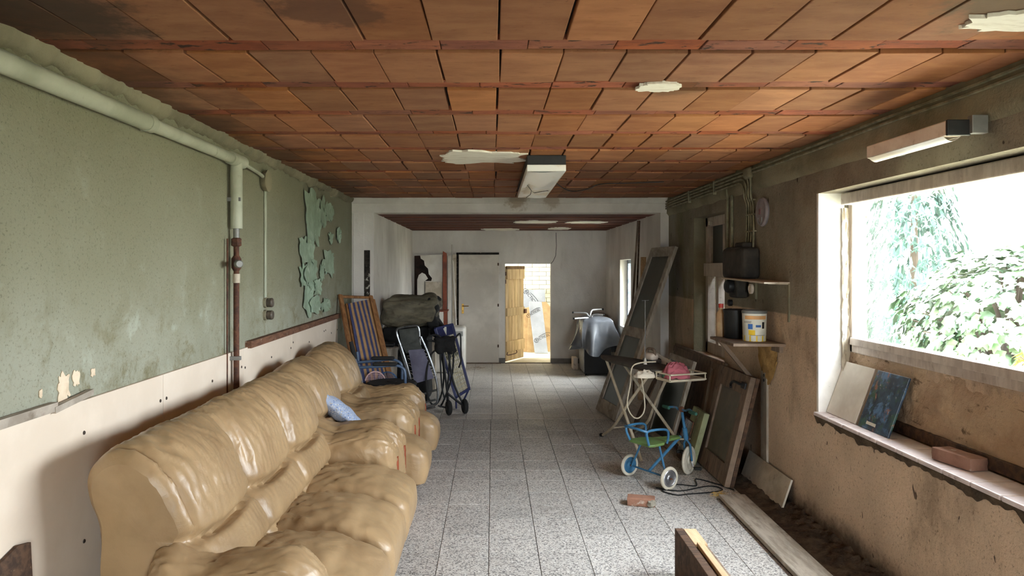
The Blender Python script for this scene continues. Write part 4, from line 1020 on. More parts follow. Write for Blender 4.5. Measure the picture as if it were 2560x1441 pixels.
M_YEL = pm('pail_yellow', (236, 200, 52), (220, 180, 40), 5, rough=.5); M_BLU = pm('print_blue', (60, 110, 180), rough=.6); M_ORG = pm('print_orange', (226, 170, 110), rough=.6); M_GRY = pm('print_grey', (120, 120, 116), rough=.7)
A = -2.0
pail('paint_pail', 'white paint pail with yellow foot and printed label on the board shelf', (2.03, 5.62), .092, .232, M_LAB, M_GRY,
     [(0, 6.28, .0, .045, M_YEL, 'yellow_band'), (A - .75, A + 1.2, .17, .198, M_ORG, 'orange_print'), (A - .45, A - .05, .095, .135, M_BLU, 'blue_print'), (A - .4, A + .15, .05, .088, M_YEL, 'yellow_print'), (A - .9, A - .15, .150, .154, M_GRY, 'grey_print'),
      (A - .9, A - .2, .142, .145, M_GRY, 'grey_print'), (A + .75, A + 1.0, .10, .15, M_BLACK, 'dark_print'), (A + .2, A + .65, .11, .128, M_BLU, 'blue_print'), (A - .3, A + 1.1, .047, .05, M_GRY, 'grey_print')])
pail('paint_pail', 'black plastic pail behind the white paint pail on the board shelf', (1.965, 5.86), .095, .225, M_BLACK, M_BLACK)
def bottle(label, c, r, h, mat, capm):
    t = thing('bottle', label, 'bottle', (c[0], c[1], SZ), 'bottles on the board shelf')
    MB().lathe([(r * .95, 0), (r, .01), (r, h * .7), (r * .45, h * .82), (r * .4, h * .9)], (c[0], c[1], SZ), (0, 0, 1), 18).build('body', mat, t, smooth=True)
    MB().lathe([(r * .5, h * .88), (r * .5, h)], (c[0], c[1], SZ), (0, 0, 1), 14).build('cap', capm, t, smooth=True)
M_TANB = pm('tan_plastic', (196, 168, 128), (170, 140, 104), 6, rough=.5)
bottle('tan plastic bottle with red cap beside the black pail', (1.88, 5.965), .04, .27, M_TANB, pm('red_cap', (190, 60, 50), rough=.5))

# ------------------------------------------------------------------ right side: things leaning and standing
def panel_frame(t, O, u, v, n, W, H, th, rails, stile, mat, panes):
    """a framed leaf: O lower corner, unit vectors u (width) v (height) n (thickness); rails [(v0, v1)], panes [(v0, v1, material)]"""
    for a in (0, W - stile): MB().obox(O + u * a, u * stile, v * H, n * th).build('stile', mat, t, bevel=.003)
    for (a, b) in rails: MB().obox(O + u * stile + v * a, u * (W - 2 * stile), v * (b - a), n * th).build('rail', mat, t, bevel=.003)
    for (a, b, m) in panes: MB().obox(O + u * stile + v * a + n * th * .4, u * (W - 2 * stile), v * (b - a), n * th * .2).build('pane', m, t)
# tall glazed door leaf leaning sideways on the right wall
A_, B_, C_ = V3((1.42, 8.22, .005)), V3((1.30, 8.96, .005)), V3((2.10, 8.52, 1.98))
u = (B_ - A_).normalized(); v = (C_ - A_); v = (v - u * v.dot(u)).normalized(); n = u.cross(v)
if n.x > 0: n = -n
H = 2.12; W = .73
t = thing('glazed_door_leaf', 'tall unhung glazed door leaf leaning against the right wall behind the ironing board', 'door', (1.4, 8.6, 0))
panel_frame(t, A_ - n * .0, u, v, n, W, H, .04, [(0, .16), (.98, 1.1), (H - .12, H)], .095, M_WOODGREY, [(.16, .98, M_DARKGLASS), (1.1, H - .12, M_DARKGLASS)])
# dark brown wide panel lying against the wall behind
def leaf(name, label, cat, bn, bf, top, W, H, th, mat, **kw):
    bn, bf, top = V3(bn), V3(bf), V3(top); u = (bf - bn).normalized(); v = top - bn; v = (v - u * v.dot(u)).normalized(); n = u.cross(v)
    if n.x > 0: n = -n
    t = thing(name, label, cat, (bn + bf) / 2); return t, bn, u, v, n
t, O, u, v, n = leaf('plywood_sheet', 'large dusty brown wooden sheet leaning on the wall behind the cupboard door', 'board', (2.0, 6.62, .005), (2.0, 8.45, .005), (2.15, 6.62, .88), 1.8, .88, .03, None)
MB().obox(O, u * 1.8, v * .89, n * .03).build('board', M_WOODBROWN, t, bevel=.004); MB().obox(O + n * .03 + v * .8, u * 1.8, v * .06, n * .012).build('edge_strip', M_WOODBROWN, t)
MB().obox(O + n * .03 + u * .3, u * .04, v * .86, n * .012).build('batten', M_WOODGREY, t)
# cupboard door with a dusty pane and black lever handle
t, O, u, v, n = leaf('cupboard_door', 'dusty framed cupboard door with mesh pane and black handle leaning on the right wall', 'door', (1.885, 5.76, .005), (1.885, 6.54, .005), (2.09, 5.90, .85), .77, .9, .06, None)
panel_frame(t, O, u, v, n, .77, .9, .045, [(0, .16), (.74, .9)], .12, M_WOODBROWN, [(.16, .74, M_FROST)])
MB().obox(O - n * .03 - u * .003, u * .75, v * .9, n * .029).build('edge_board', M_WOODDARK, t)
hp = O + u * .06 + v * .82 + n * .05
MB().obox(hp - u * .03 - v * .03, u * .09, v * .05, n * .015).build('handle_plate', M_BLACK, t, bevel=.003)
MB().tube(spline([hp + n * .01, hp + n * .04 + u * .03, hp + n * .05 + u * .14, hp + n * .045 + u * .2 - v * .03, hp + n * .05 + u * .17 - v * .055], 18), .011, 8).build('lever', M_BLACK, t, smooth=True)
# pale green thick board with folded edge, and a wire grille in front of it
t, O, u, v, n = leaf('green_board', 'thick pale green board leaning in front of the brown wooden sheet by the tricycle', 'board', (1.80, 6.42, .005), (1.80, 6.78, .005), (1.93, 6.42, .47), .34, .47, .05, None)
M_PGREEN = pm('dusty_pale_green', (158, 162, 124), (132, 138, 104), 6, rough=.8, layers=[((96, 84, 60), 12, .58, .7, .5)])
MB().obox(O, u * .36, v * .47, n * .05).build('slab', M_PGREEN, t, bevel=.008); MB().obox(O + n * .05 + u * .16, u * .01, v * .46, n * .004).build('groove', M_WOODDARK, t)
t, O, u, v, n = leaf('wire_grille', 'small rusty wire grille leaning on the pale green board', 'grille', (1.715, 6.5, .06), (1.715, 6.78, .06), (1.80, 6.5, .36), .26, .32, .01, None)
for k in range(2): MB().tube([O + u * (.26 * k), O + u * (.26 * k) + v * .32], .006, 6).build('frame_bar', M_RUST, t); MB().tube([O + v * (.32 * k), O + u * .26 + v * (.32 * k)], .006, 6).build('frame_bar', M_RUST, t)
for k in range(1, 9): MB().tube([O + u * (.26 * k / 9), O + u * (.26 * k / 9) + v * .32], .0025, 5).build('wire', M_STEELTUBE, t)
for k in range(1, 11): MB().tube([O + v * (.32 * k / 11), O + u * .26 + v * (.32 * k / 11)], .0025, 5).build('wire', M_STEELTUBE, t)
MB().obox(O + V3((0, 0, -.056)), u * .26, V3((.02, 0, 0)), V3((0, 0, .056))).build('foot_block', M_WOODDARK, t)
# framed dark glass behind the ironing board legs
t, O, u, v, n = leaf('old_window_sash', 'small window sash with dark glass leaning behind the ironing board legs', 'window sash', (1.72, 6.95, .005), (1.66, 7.75, .005), (1.97, 6.95, .86), .72, .85, .035, None)
panel_frame(t, O, u, v, n, .72, .88, .035, [(0, .06), (.82, .88)], .05, M_WOODGREY, [(.06, .82, M_DARKGLASS)])
# dark cardboard sheet on the floor side
t, O, u, v, n = leaf('hardboard_sheet', 'dark brown hardboard sheet standing low behind the ironing board', 'board', (1.46, 7.55, .005), (1.62, 8.25, .005), (1.72, 7.5, .62), .75, .62, .01, None)
MB().prism([O, O + u * .75, O + u * .72 + v * .5, O + u * .3 + v * .68, O + u * .02 + v * .6], n * .012).build('sheet', M_WOODDARK, t)
# white board along the foot of the wall, narrow batten above it
t = thing('white_board', 'low white board leaning along the foot of the right wall', 'board', (2.1, 5.6, 0))
MB().obox((2.085, 5.24, .005), (.0, .86, 0), (.075, 0, .22), (.014, 0, -.005)).build('sheet', M_WHITEOLD, t, bevel=.002)
t = thing('wall_batten', 'narrow upright pale batten fixed to the right wall above the white board', 'batten', (XR, 5.8, .2))
MB().box(XR - .018, XR, 5.74, 5.86, .2, .93).build('strip', M_WOODGREY, t, bevel=.002)
for z in (.9, .86): MB().lathe([(.012, 0), (.012, .004)], (XR - .018, 5.79, z), (-1, 0, 0), 8).build('nail_hole', M_BLACK, t)
# long plank on the floor and dark soil by the wall
t = thing('floor_plank', 'long grey plank lying on the floor along the right wall', 'plank', (1.8, 4.5, 0))
MB().obox((1.695, 3.3, .012), (.2, 0, 0), (.02, 2.2, 0), (0, 0, .028)).build('board', M_WOODGREY, t, bevel=.004)
MB().obox((1.70, 3.3, .0005), (.025, 0, 0), (.02, 2.2, 0), (0, 0, .0115)).obox((1.86, 3.3, .0005), (.025, 0, 0), (.02, 2.2, 0), (0, 0, .0115)).build('packing_strip', M_WOODDARK, t)
def dirt(u, v):
    y = 2.9 + u * 3.4; x = 1.925 + (.262) * v - .02 * nz(y * 5) * (1 - v)
    h = .045 * v ** 1.5 + .03 * v * nz(y * 4, v * 3) + .02 * v * nz(y * 15, v * 8) + .012 * nz(y * 40, v * 20) * v
    return V3((x, y, max(h, 0) + .001))
o = MB().grid(dirt, 220, 22).build('soil_heap', M_DIRT, smooth=True, angle=60); o['label'] = 'dark crumbly dirt gathered along the foot of the right wall'; o['category'] = 'dirt'; o['kind'] = 'stuff'
def straw(c, n, r, seed):
    rr = random.Random(seed); m = MB()
    for k in range(n):
        a = rr.uniform(0, 6.28); p = V3((c[0] + rr.gauss(0, r), c[1] + rr.gauss(0, r), .004 + rr.uniform(0, .02))); d = V3((math.cos(a), math.sin(a), rr.uniform(-.1, .2))) * rr.uniform(.02, .06)
        m.tube([p, p + d * .5 + V3((0, 0, .004)), p + d], .0012, 3)
    return m
o = straw((1.74, 5.56), 70, .03, 4).build('straw', pm('yellow_straw', (206, 170, 96), rough=.9)); o['label'] = 'small tuft of yellow straw at the far end of the floor plank'; o['category'] = 'straw'; o['kind'] = 'stuff'
o = straw((-.28, 12.6), 60, .09, 9).build('straw', pm('dry_leaf_litter', (140, 112, 78), rough=.9)); o['label'] = 'dry litter on the floor in front of the white door'; o['category'] = 'litter'; o['kind'] = 'stuff'
# bricks
M_CEM = pm('old_mortar', (170, 164, 150), (134, 128, 114), 14, rough=1, bump=.7, bscale=40)
def brick(label, c, ang, z, L=.2):
    t = thing('brick', label, 'brick', (c[0], c[1], z), 'loose red bricks'); rot = Matrix.Rotation(ang, 3, 'Z')
    MB().rbox((c[0], c[1], z + .031), (L / 2, .05, .031), .006, 8, lambda p, n: p + n * .003 * nz(p.x * 40, p.y * 40, p.z * 40 + L * 9), rot).build('body', M_BRICK, t, smooth=True)
    q = rot @ V3((L * .38, -.035, .0))
    MB().rbox((c[0] + q.x, c[1] + q.y, z + .03), (.032, .03, .026), .02, 6, lambda p, n: p + n * .012 * nz(p.x * 60, p.y * 60, p.z * 60)).build('mortar_lump', M_CEM, t, smooth=True)
brick('orange brick lying on the floor in front of the tricycle', (1.10, 5.37), math.radians(-14), .001)
brick('worn brick with mortar lying on the big window sill', (2.285, 3.55), math.radians(100), WZ0 + .005, .24)
# stout timber in the foreground
t = thing('timber_beam', 'heavy dark timber with pale batten in the foreground on the floor', 'timber', (1.1, 3.5, 0))
MB().obox((1.035, 2.7, .004), (.045, 0, 0), (.0, 1.42, 0), (0, 0, .274)).build('side_plank', M_WOODDARK, t, bevel=.003)
MB().obox((1.081, 2.7, .004), (.075, 0, 0), (0, 1.40, 0), (0, 0, .262)).build('core_beam', M_WOODBROWN, t, bevel=.003)
MB().obox((1.082, 3.88, .266), (.07, 0, 0), (.0, .23, 0), (0, 0, .012)).build('pale_cap', M_WOODPALE, t, bevel=.002)
MB().obox((1.09, 2.7, .267), (.034, 0, 0), (0, 1.17, 0), (0, 0, .026)).build('pale_batten', M_WOODPALE, t, bevel=.003)
# black cable on the floor
cp = [PZ(1640, 1222, 0), PZ(1700, 1230, 0), PZ(1770, 1218, 0), PZ(1805, 1225, 0), PZ(1790, 1232, 0), PZ(1720, 1238, 0), PZ(1690, 1240, 0), PZ(1655, 1228, 0), PZ(1690, 1214, 0), PZ(1740, 1217, 0), PZ(1740, 1200, 0), PZ(1790, 1212, 0), PZ(1835, 1228, 0)]
o = MB().tube(spline([p + V3((0, 0, .006)) for p in cp], 120), .005, 6).build('floor_cable', M_BLACK, None, True, base=cp[3]); o['label'] = 'thin black cable curling over the floor behind the tricycle wheel'; o['category'] = 'cable'

# ---- tricycle
rc = V3((1.277, 5.93, 0)); hd_ = V3((.853, .52, 0)).normalized(); ax = V3((hd_.y, -hd_.x, 0))
M_TBLUE = pm('worn_blue_enamel', (62, 114, 150), (46, 92, 126), 8, rough=.4, layers=[((130, 92, 62), 14, .62, .7, .6), ((150, 180, 200), 10, .62, .74, .4)])
M_TGREEN = pm('worn_green_seat', (110, 140, 80), (92, 118, 66), 6, rough=.5, layers=[((120, 110, 84), 8, .55, .7, .7)])
M_TIRE = pm('old_white_tyre', (214, 208, 192), (190, 182, 164), 8, rough=.7)
M_GRIP = pm('dark_green_grip', (40, 84, 70), rough=.6)
ty = thing('tricycle', 'small blue childrens tricycle with green seat and white tyres', 'tricycle', rc)
def wheel(c, r, axd, disc, tw=.022):
    axd = V3(axd).normalized()
    w_ = MB().lathe([(r * .74, -tw * .45), (r * .86, -tw * .55), (r * .96, -tw * .4), (r, 0), (r * .96, tw * .4), (r * .86, tw * .55), (r * .74, tw * .45), (r * .74, -tw * .45)], c, axd, 36, cap=False).build('tyre', M_TIRE, ty, smooth=True)
    MB().lathe([(.001, .012), (r * .22, .014), (r * .3, .007), (r * .55, .009), (r * .62, .014), (r * .70, .012), (r * .755, .006), (r * .755, -.006), (r * .6, -.009), (r * .2, -.012), (.001, -.012)], c, axd, 36, cap=False).build('wheel_disc', disc, w_, smooth=True)
    MB().lathe([(.008, -.03), (.008, .03)], c, axd, 10).build('hub', M_RUST, w_)
rw_ = .092
wl_ = rc - ax * .23 + V3((0, 0, rw_)); wr_ = rc + ax * .23 + V3((0, 0, rw_)); fw_ = rc + hd_ * .46 + V3((0, 0, .122))
wheel(wl_, rw_, ax, M_TBLUE); wheel(wr_, rw_, ax, pm('tin_disc', (170, 170, 172), (140, 140, 144), 12, rough=.35, metal=.8)); wheel(fw_, .122, (hd_ * .35 + ax * 1).normalized(), M_TIRE, .026)
MB().tube([wl_ - ax * .02, wr_ + ax * .02], .008, 8).build('rear_axle', M_TBLUE, ty, smooth=True)
sz = .335
head = rc + hd_ * .415 + V3((0, 0, .30)); seat0 = rc + V3((0, 0, sz - .02))
MB().tube(spline([rc + V3((0, 0, rw_)), rc + hd_ * .16 + V3((0, 0, .20)), rc + hd_ * .36 + V3((0, 0, .335))], 16), .013, 8).build('main_tube', M_TBLUE, ty, smooth=True)
for s in (-1, 1):
    MB().tube([rc + ax * (.2 * s) + V3((0, 0, rw_)), rc + ax * (.10 * s) + hd_ * .02 + V3((0, 0, sz - .015))], .009, 8).build('seat_stay', M_TBLUE, ty, smooth=True)
st_ = lambda a, b, z: rc + hd_ * a + ax * b + V3((0, 0, z))
outl = [(-.11, -.12), (-.11, .12), (-.06, .135), (.05, .125), (.12, .07), (.22, .045), (.33, .035), (.345, 0), (.33, -.035), (.22, -.045), (.12, -.07), (.05, -.125), (-.06, -.135)]
MB().prism([st_(a, b, sz - .012) for a, b in outl], (0, 0, .022)).build('seat', M_TGREEN, ty, bevel=.007)
# hoop round the seat
for s in (-1, 1):
    MB().tube(spline([st_(-.10, .11 * s, sz), st_(-.13, .12 * s, sz + .07), st_(-.13, .12 * s, sz + .115), st_(-.06, .125 * s, sz + .125), st_(.04, .13 * s, sz + .12), st_(.085, .13 * s, sz + .10), st_(.09, .13 * s, sz + .05), st_(.085, .12 * s, sz)], 36), .010, 8).build('side_hoop', M_TBLUE, ty, smooth=True)
MB().tube(spline([st_(-.13, -.12, sz + .115), st_(-.17, -.09, sz + .13), st_(-.18, 0, sz + .135), st_(-.17, .09, sz + .13), st_(-.13, .12, sz + .115)], 20), .010, 8).build('back_hoop', M_TBLUE, ty, smooth=True)
ft = fw_ + V3((0, 0, .18)) - hd_ * .03
for s in (-1, 1):
    MB().tube([fw_ + ax * .035 * s, fw_ + ax * .035 * s + V3((0, 0, .14)) - hd_ * .02, ft], .009, 8).build('fork_blade', M_TBLUE, ty, smooth=True)
top = ft + V3((0, 0, .26)) - hd_ * .055
MB().tube([ft - V3((0, 0, .0)), ft + V3((0, 0, .1)) - hd_ * .02], .02, 12).build('head_tube', M_TBLUE, ty, smooth=True)
MB().tube([ft, top], .012, 10).build('stem', M_TBLUE, ty, smooth=True)
hb = (hd_ * -.25 + ax).normalized()
MB().tube(spline([top - hb * .21 - V3((0, 0, .015)) - hd_ * .03, top - hb * .1, top - hb * .05 - V3((0, 0, .01)), top, top + hb * .06, top + hb * .12 + V3((0, 0, .02)), top + hb * .21 + V3((0, 0, .012)) - hd_ * .03], 26), .009, 8).build('handlebar', M_TBLUE, ty, smooth=True)
for s in (-1, 1):
    e = top + hb * (.21 * s) - V3((0, 0, .015 if s < 0 else -.012)) - hd_ * .03; MB().tube([e - hb * .05 * s, e, e + hb * .045 * s], [.014, .016, .013], 10).build('grip', M_GRIP, ty, smooth=True)
MB().lathe([(.022, -.012), (.026, 0), (.022, .012)], top, hd_, 12).build('clamp', M_RUST, ty, smooth=True)
for s in (-1, 1):
    q = fw_ + ax * .05 * s + V3((0, 0, -.05 * s)); MB().tube([fw_ + ax * .03 * s, q, q + ax * .03 * s], .006, 6).build('crank', M_STEELTUBE, ty); MB().rbox(q + ax * .05 * s, (.03, .02, .012), .006, 4).build('pedal', M_RUBBER, ty)

# ---- ironing board
ib = thing('ironing_board', 'folding ironing board with dark cover, white legs and wire rest', 'ironing board', (1.4, 6.95, 0))
tip, hee = V3((1.14, 7.52, .86)), V3((1.56, 6.42, .86)); bd_ = (hee - tip).normalized(); bs = V3((-bd_.y, bd_.x, 0)); BL = (hee - tip).length
if bs.x < 0: bs = -bs
def ibw(a): return .165 * min(1, math.sin(min(a / .55, 1) * HP) ** .55) if a > 0 else 0
ol = [(0.0, 0)] + [(a, ibw(a)) for a in [.01, .03, .07, .13, .2, .3, .42, .55, .8, .97]] + [(1.0, .15)]
pts2 = [tip + bd_ * (a * BL) + bs * wv for a, wv in ol] + [tip + bd_ * (a * BL) - bs * wv for a, wv in ol[:0:-1]]
M_IBC = pm('dark_grey_board_cover', (92, 86, 78), (74, 69, 63), 6, rough=.9, bump=.2, bscale=90)
MB().prism([p - V3((0, 0, .03)) for p in pts2], (0, 0, .03)).build('top', M_IBC, ib, bevel=.01)
M_IBL = pm('ivory_painted_tube', (214, 204, 182), (190, 178, 152), 8, rough=.5, layers=[((120, 100, 74), 14, .62, .72, .6)])
# legs: two crossed pairs of tubes
for s in (-1, 1):
    a = hee - bd_ * .12 + bs * .1 * s - V3((0, 0, .03)); b = V3((1.30, 7.35, .02)) + bs * .22 * s
    mid = a.lerp(b, .72) + V3((0, 0, -.02))
    MB().tube(spline([a, a.lerp(b, .45), mid, V3((1.145, 7.53, .02)) if s < 0 else V3((1.50, 7.66, .02))], 20), .014, 8).build('leg', M_IBL, ib, smooth=True)
    a2 = tip + bd_ * .22 + bs * .08 * s - V3((0, 0, .03)); b2 = V3((1.34, 6.52, .02)) if s < 0 else V3((1.80, 6.60, .02))
    MB().tube([a2, b2], .014, 8).build('leg', M_IBL, ib, smooth=True)
MB().tube([V3((1.34, 6.52, .2)), V3((1.80, 6.6, .2))], .008, 6).build('cross_bar', M_IBL, ib); MB().tube([V3((1.2, 7.4, .12)), V3((1.48, 7.52, .12))], .008, 6).build('cross_bar', M_IBL, ib)
MB().tube([V3((1.145, 7.53, .02)), V3((1.125, 7.56, .015))], .018, 8).build('rubber_foot', M_RUBBER, ib, smooth=True)
# wire rest at the heel with two rails
h0, h1 = hee - bs * .16, hee + bs * .20
for z, off in ((.85, .0), (.80, .0)):
    q0, q1 = h0 + bd_ * .04, h1 + bd_ * .04; q2, q3 = h1 + bd_ * .26, h0 + bd_ * .26
    MB().tube([V3((p.x, p.y, z)) for p in (q0, q1, q2, q3)], .007, 6, closed=True).build('rest_rail', M_IBL, ib, smooth=True)
q = [h0 + bd_ * .05, h1 + bd_ * .05, h1 + bd_ * .25, h0 + bd_ * .25]
MB().prism([V3((p.x, p.y, .785)) for p in q], (0, 0, .016)).build('rest_tray', M_IBL, ib, bevel=.004)
for p in q: MB().tube([V3((p.x, p.y, .79)), V3((p.x, p.y, .85))], .006, 6).build('rest_post', M_IBL, ib)
# upright wire that carries the iron cord
r0 = P(1613, 905, 6.75); r0.z = .86
MB().tube([r0, P(1613, 752, 6.75)], .0035, 5).build('cord_rod', M_STEELTUBE, ib); MB().lathe([(.018, 0), (.012, .04), (.006, .06)], r0, (0, 0, 1), 12).build('rod_socket', M_WHITE, ib, smooth=True)
MB().tube([P(1605, 752, 6.75), P(1622, 751, 6.75)], .003, 5).build('rod_hook', M_STEELTUBE, ib)
# cord looping down
cl = [P(1640, 905, 6.5), P(1600, 908, 6.5), P(1580, 920, 6.48), P(1576, 960, 6.46), P(1568, 1010, 6.45), P(1580, 1040, 6.45), P(1598, 1045, 6.46), P(1612, 1020, 6.48), P(1606, 960, 6.5), P(1600, 930, 6.52)]
MB().tube(spline(cl, 60), .006, 6).build('power_cord', M_IBL, ib, smooth=True)
# things on the board
TZ = .861
ir = thing('iron', 'old cream flat iron standing on the ironing board', 'iron', (1.5, 6.92, TZ))
ic = V3((1.50, 6.9, TZ)); rr_ = Matrix.Rotation(math.radians(115), 3, 'Z')
def shp(pts): return [ic + rr_ @ V3((a, b, 0)) for a, b in pts]
so = [(-.1, -.055), (-.1, .055), (.0, .055), (.07, .035), (.11, 0), (.07, -.035), (0, -.055)]
MB().prism(shp(so), (0, 0, .03)).build('soleplate', M_STEELTUBE, ir, bevel=.004)
MB().rbox(ic + V3((0, 0, .055)), (.085, .045, .035), .03, 8, lambda p, n: V3((p.x, p.y * (1 - .5 * sstep(0, .09, p.x)), p.z)), rr_).build('body', M_LAMPB, ir, smooth=True)
MB().tube(spline([ic + rr_ @ V3((-.07, 0, .07)), ic + rr_ @ V3((-.06, 0, .12)), ic + rr_ @ V3((.03, 0, .125)), ic + rr_ @ V3((.06, 0, .07))], 14), .014, 8).build('handle', M_WOODBROWN, ir, smooth=True)
lv = thing('slotted_board', 'white slotted board lying tilted across the ironing board', 'board', (1.72, 6.95, TZ))
a, b = P(1628, 868, 7.0), P(1690, 900, 6.7); a.z = TZ + .11; b.z = TZ + .015
d = (b - a).normalized(); up = V3((.25, -.6, .75)); up = (up - d * up.dot(d)).normalized(); nn = d.cross(up)
MB().obox(a - up * .09, b - a, up * .09, nn * .018).build('bar', M_WHITE, lv, bevel=.003)
for k in (.35, .7): MB().obox(a + (b - a) * k - up * .06 - nn * .002, d * .05, up * .03, nn * .022).build('slot', M_WOODDARK, lv, bevel=.004)
pk = thing('pink_cloth', 'crumpled pink cloth heaped on the wire rest of the ironing board', 'cloth', (1.62, 6.25, .8))
pc = P(1690, 918, 6.3)
def pkf(u, v):
    a = u * 2 * math.pi; r = math.sin(v * HP) * (1 + .25 * nz(math.cos(a) * 2, math.sin(a) * 2, 3)); z = (1 - v ** 1.8) * .13 + .025 * nz(math.cos(a) * 3 + v * 4, math.sin(a) * 3, v * 5)
    return V3((pc.x + .12 * r * math.cos(a), pc.y + .10 * r * math.sin(a) + .02 * nz(v * 6, a), .803 + max(z, 0)))
MB().grid(pkf, 48, 20, cu=True).build('heap', pm('faded_pink_cloth', (206, 128, 138), (180, 100, 112), 6, rough=.95, bump=.3, bscale=40), pk, smooth=True, angle=60)
gr = thing('trowel_handle', 'green wooden tool handle lying on the wire rest', 'tool', (1.5, 6.2, .8))
g0, g1 = P(1655, 938, 6.3), P(1682, 936, 6.25); g0.z = g1.z = .822
MB().lathe([(.008, 0), (.02, .01), (.022, .05), (.016, .085), (.01, .09)], g0, (g1 - g0), 14).build('grip', pm('green_enamel', (52, 92, 66), rough=.4), gr, smooth=True)
MB().tube([g0, g0 - (g1 - g0) * .9], .005, 6).build('shank', M_STEELTUBE, gr)
rg = thing('rag', 'dirty white rag stuffed on the left of the wire rest', 'rag', (1.32, 6.25, .8))
rgc = P(1612, 934, 6.32)
MB().grid(lambda u, v: V3((rgc.x + .09 * math.cos(u * 6.283) * math.sin(v * HP) * (1 + .3 * nz(u * 7, v * 3)), rgc.y + .06 * math.sin(u * 6.283) * math.sin(v * HP), .803 + .055 * (1 - v ** 2) * (1 + .5 * nz(u * 9, v * 5)))), 30, 12, cu=True).build('heap', M_WHITEOLD, rg, smooth=True)

# ---- far corner: covered black cabinet with upturned chrome frame, poles
bx0, bx1, by0, by1, bh = 1.49, 1.93, 11.8, 12.48, .88
cbx = thing('black_cabinet', 'black cabinet with metal side under a shiny grey cover in the far right corner', 'cabinet', (1.74, 12.1, 0))
MB().box(bx0 + .004, bx1, by0, by1, .03, bh).build('body', M_BLACK, cbx, bevel=.008); MB().box(bx0 - .004, bx0 + .004, by0 + .02, by1, .05, bh - .02).build('steel_side', M_STEELTUBE, cbx)
for x in (bx0 + .04, bx1 - .04):
    for y in (by0 + .04, by1 - .04): MB().lathe([(.02, 0), (.02, .03)], (x, y, 0), (0, 0, 1), 8).build('foot', M_BLACK, cbx)
M_VINYL = pm('shiny_grey_vinyl', (108, 110, 114), (92, 94, 98), 4, rough=.22, spec=.6)
cv = thing('vinyl_cover', 'shiny dark grey vinyl cover draped over the black cabinet', 'cover', (1.74, 12.1, .5))
def drape(u, v):
    a = u * 2 * math.pi; ca, sa = math.cos(a), math.sin(a)
    hx, hy = (bx1 - bx0) / 2 + .01, (by1 - by0) / 2 + .01
    k = 1 / max(abs(ca) / hx, abs(sa) / hy)                # rectangle rim
    cx, cy = (bx0 + bx1) / 2, (by0 + by1) / 2
    if v < .35:
        q = v / .35; return V3((cx + ca * k * q, cy + sa * k * q, bh + .085 + .02 * nz(ca * 2 * q, sa * 2 * q) - .06 * q ** 3))
    q = (v - .35) / .65; corner = 1 - abs(abs(ca) / hx - abs(sa) / hy) / max(abs(ca) / hx, abs(sa) / hy)
    flare = .02 + q * (.05 + .13 * corner ** 1.5 + .10 * math.sin(a * 7 + 1.1) * (.4 + q) + .03 * math.sin(a * 13))
    drop = q * (.52 + .07 * math.sin(a * 3 + .5) - .10 * corner)
    return V3((min(cx + ca * (k + flare), 2.06), cy + sa * (k + flare), bh + .025 - drop - .03 * q * (1 - q)))
MB().grid(drape, 140, 34, cu=True).build('sheet', M_VINYL, cv, smooth=True, angle=80)
cf = thing('chrome_stand', 'upturned chrome four arm stand on top of the covered cabinet', 'stand', (1.6, 12.1, .96)); cz = bh + .09
cc0 = P(1475, 800, 11.95); cc0.z = cz
for (x, y, dx, lbl) in ((1434, 782, -1, 0), (1436, 797, -1, .06), (1505, 774, 1, 0), (1508, 788, 1, .06)):
    e = P(x, y, 11.95 - (.3 if lbl else -.2)); s0 = cc0 + V3((.012 * dx, -.04 if lbl else .04, 0)); zt = e.z
    MB().tube(spline([s0, V3((s0.x, s0.y, zt - .07)), V3((s0.x + .02 * dx, s0.y + (e.y - s0.y) * .1, zt - .02)), V3((s0.x + .06 * dx, s0.y + (e.y - s0.y) * .3, zt)), e], 24), .012, 8).build('arm', pm('bright_chrome', (226, 226, 226), rough=.3, metal=.15), cf, smooth=True)
    MB().tube([e, e + V3((.025 * dx, 0, .002))], .016, 8).build('tip', M_BLACK, cf)
hb_ = thing('hoop_frame', 'bent white tube hoop standing behind the covered cabinet', 'frame', (1.98, 12.6, 0))
MB().tube(spline([V3((1.95, 12.65, .018)), P(1512, 880, 12.65), P(1515, 810, 12.65), P(1524, 798, 12.65), P(1533, 800, 12.65), P(1534, 815, 12.65), P(1528, 850, 12.65), V3((2.05, 12.65, .018))], 40), .016, 8).build('tube', M_WHITE, hb_, smooth=True)
bg = thing('leather_bag', 'brown bag lying on a wooden stand behind the covered cabinet', 'bag', (1.85, 13.0, .8))
t = thing('wooden_stand', 'plain brown wooden stand in the far corner under the brown bag', 'stand', (1.85, 13.0, 0)); MB().box(1.66, 2.05, 12.78, 13.25, .001, .8).build('case', M_WOODBROWN, t, bevel=.01)
MB().rbox((1.85, 13.0, .87), (.2, .2, .07), .05, 10, lambda p, n: V3((p.x, p.y, p.z - .05 * sstep(0, -.2, p.x)))).build('body', pm('brown_bag', (120, 100, 84), rough=.6), bg, smooth=True)
bx = thing('small_box', 'small pale box on the floor at the left of the covered cabinet', 'box', (1.46, 12.6, 0))
MB().box(1.39, 1.47, 12.5, 12.8, .001, .2).build('case', M_LAMPB, bx, bevel=.004)
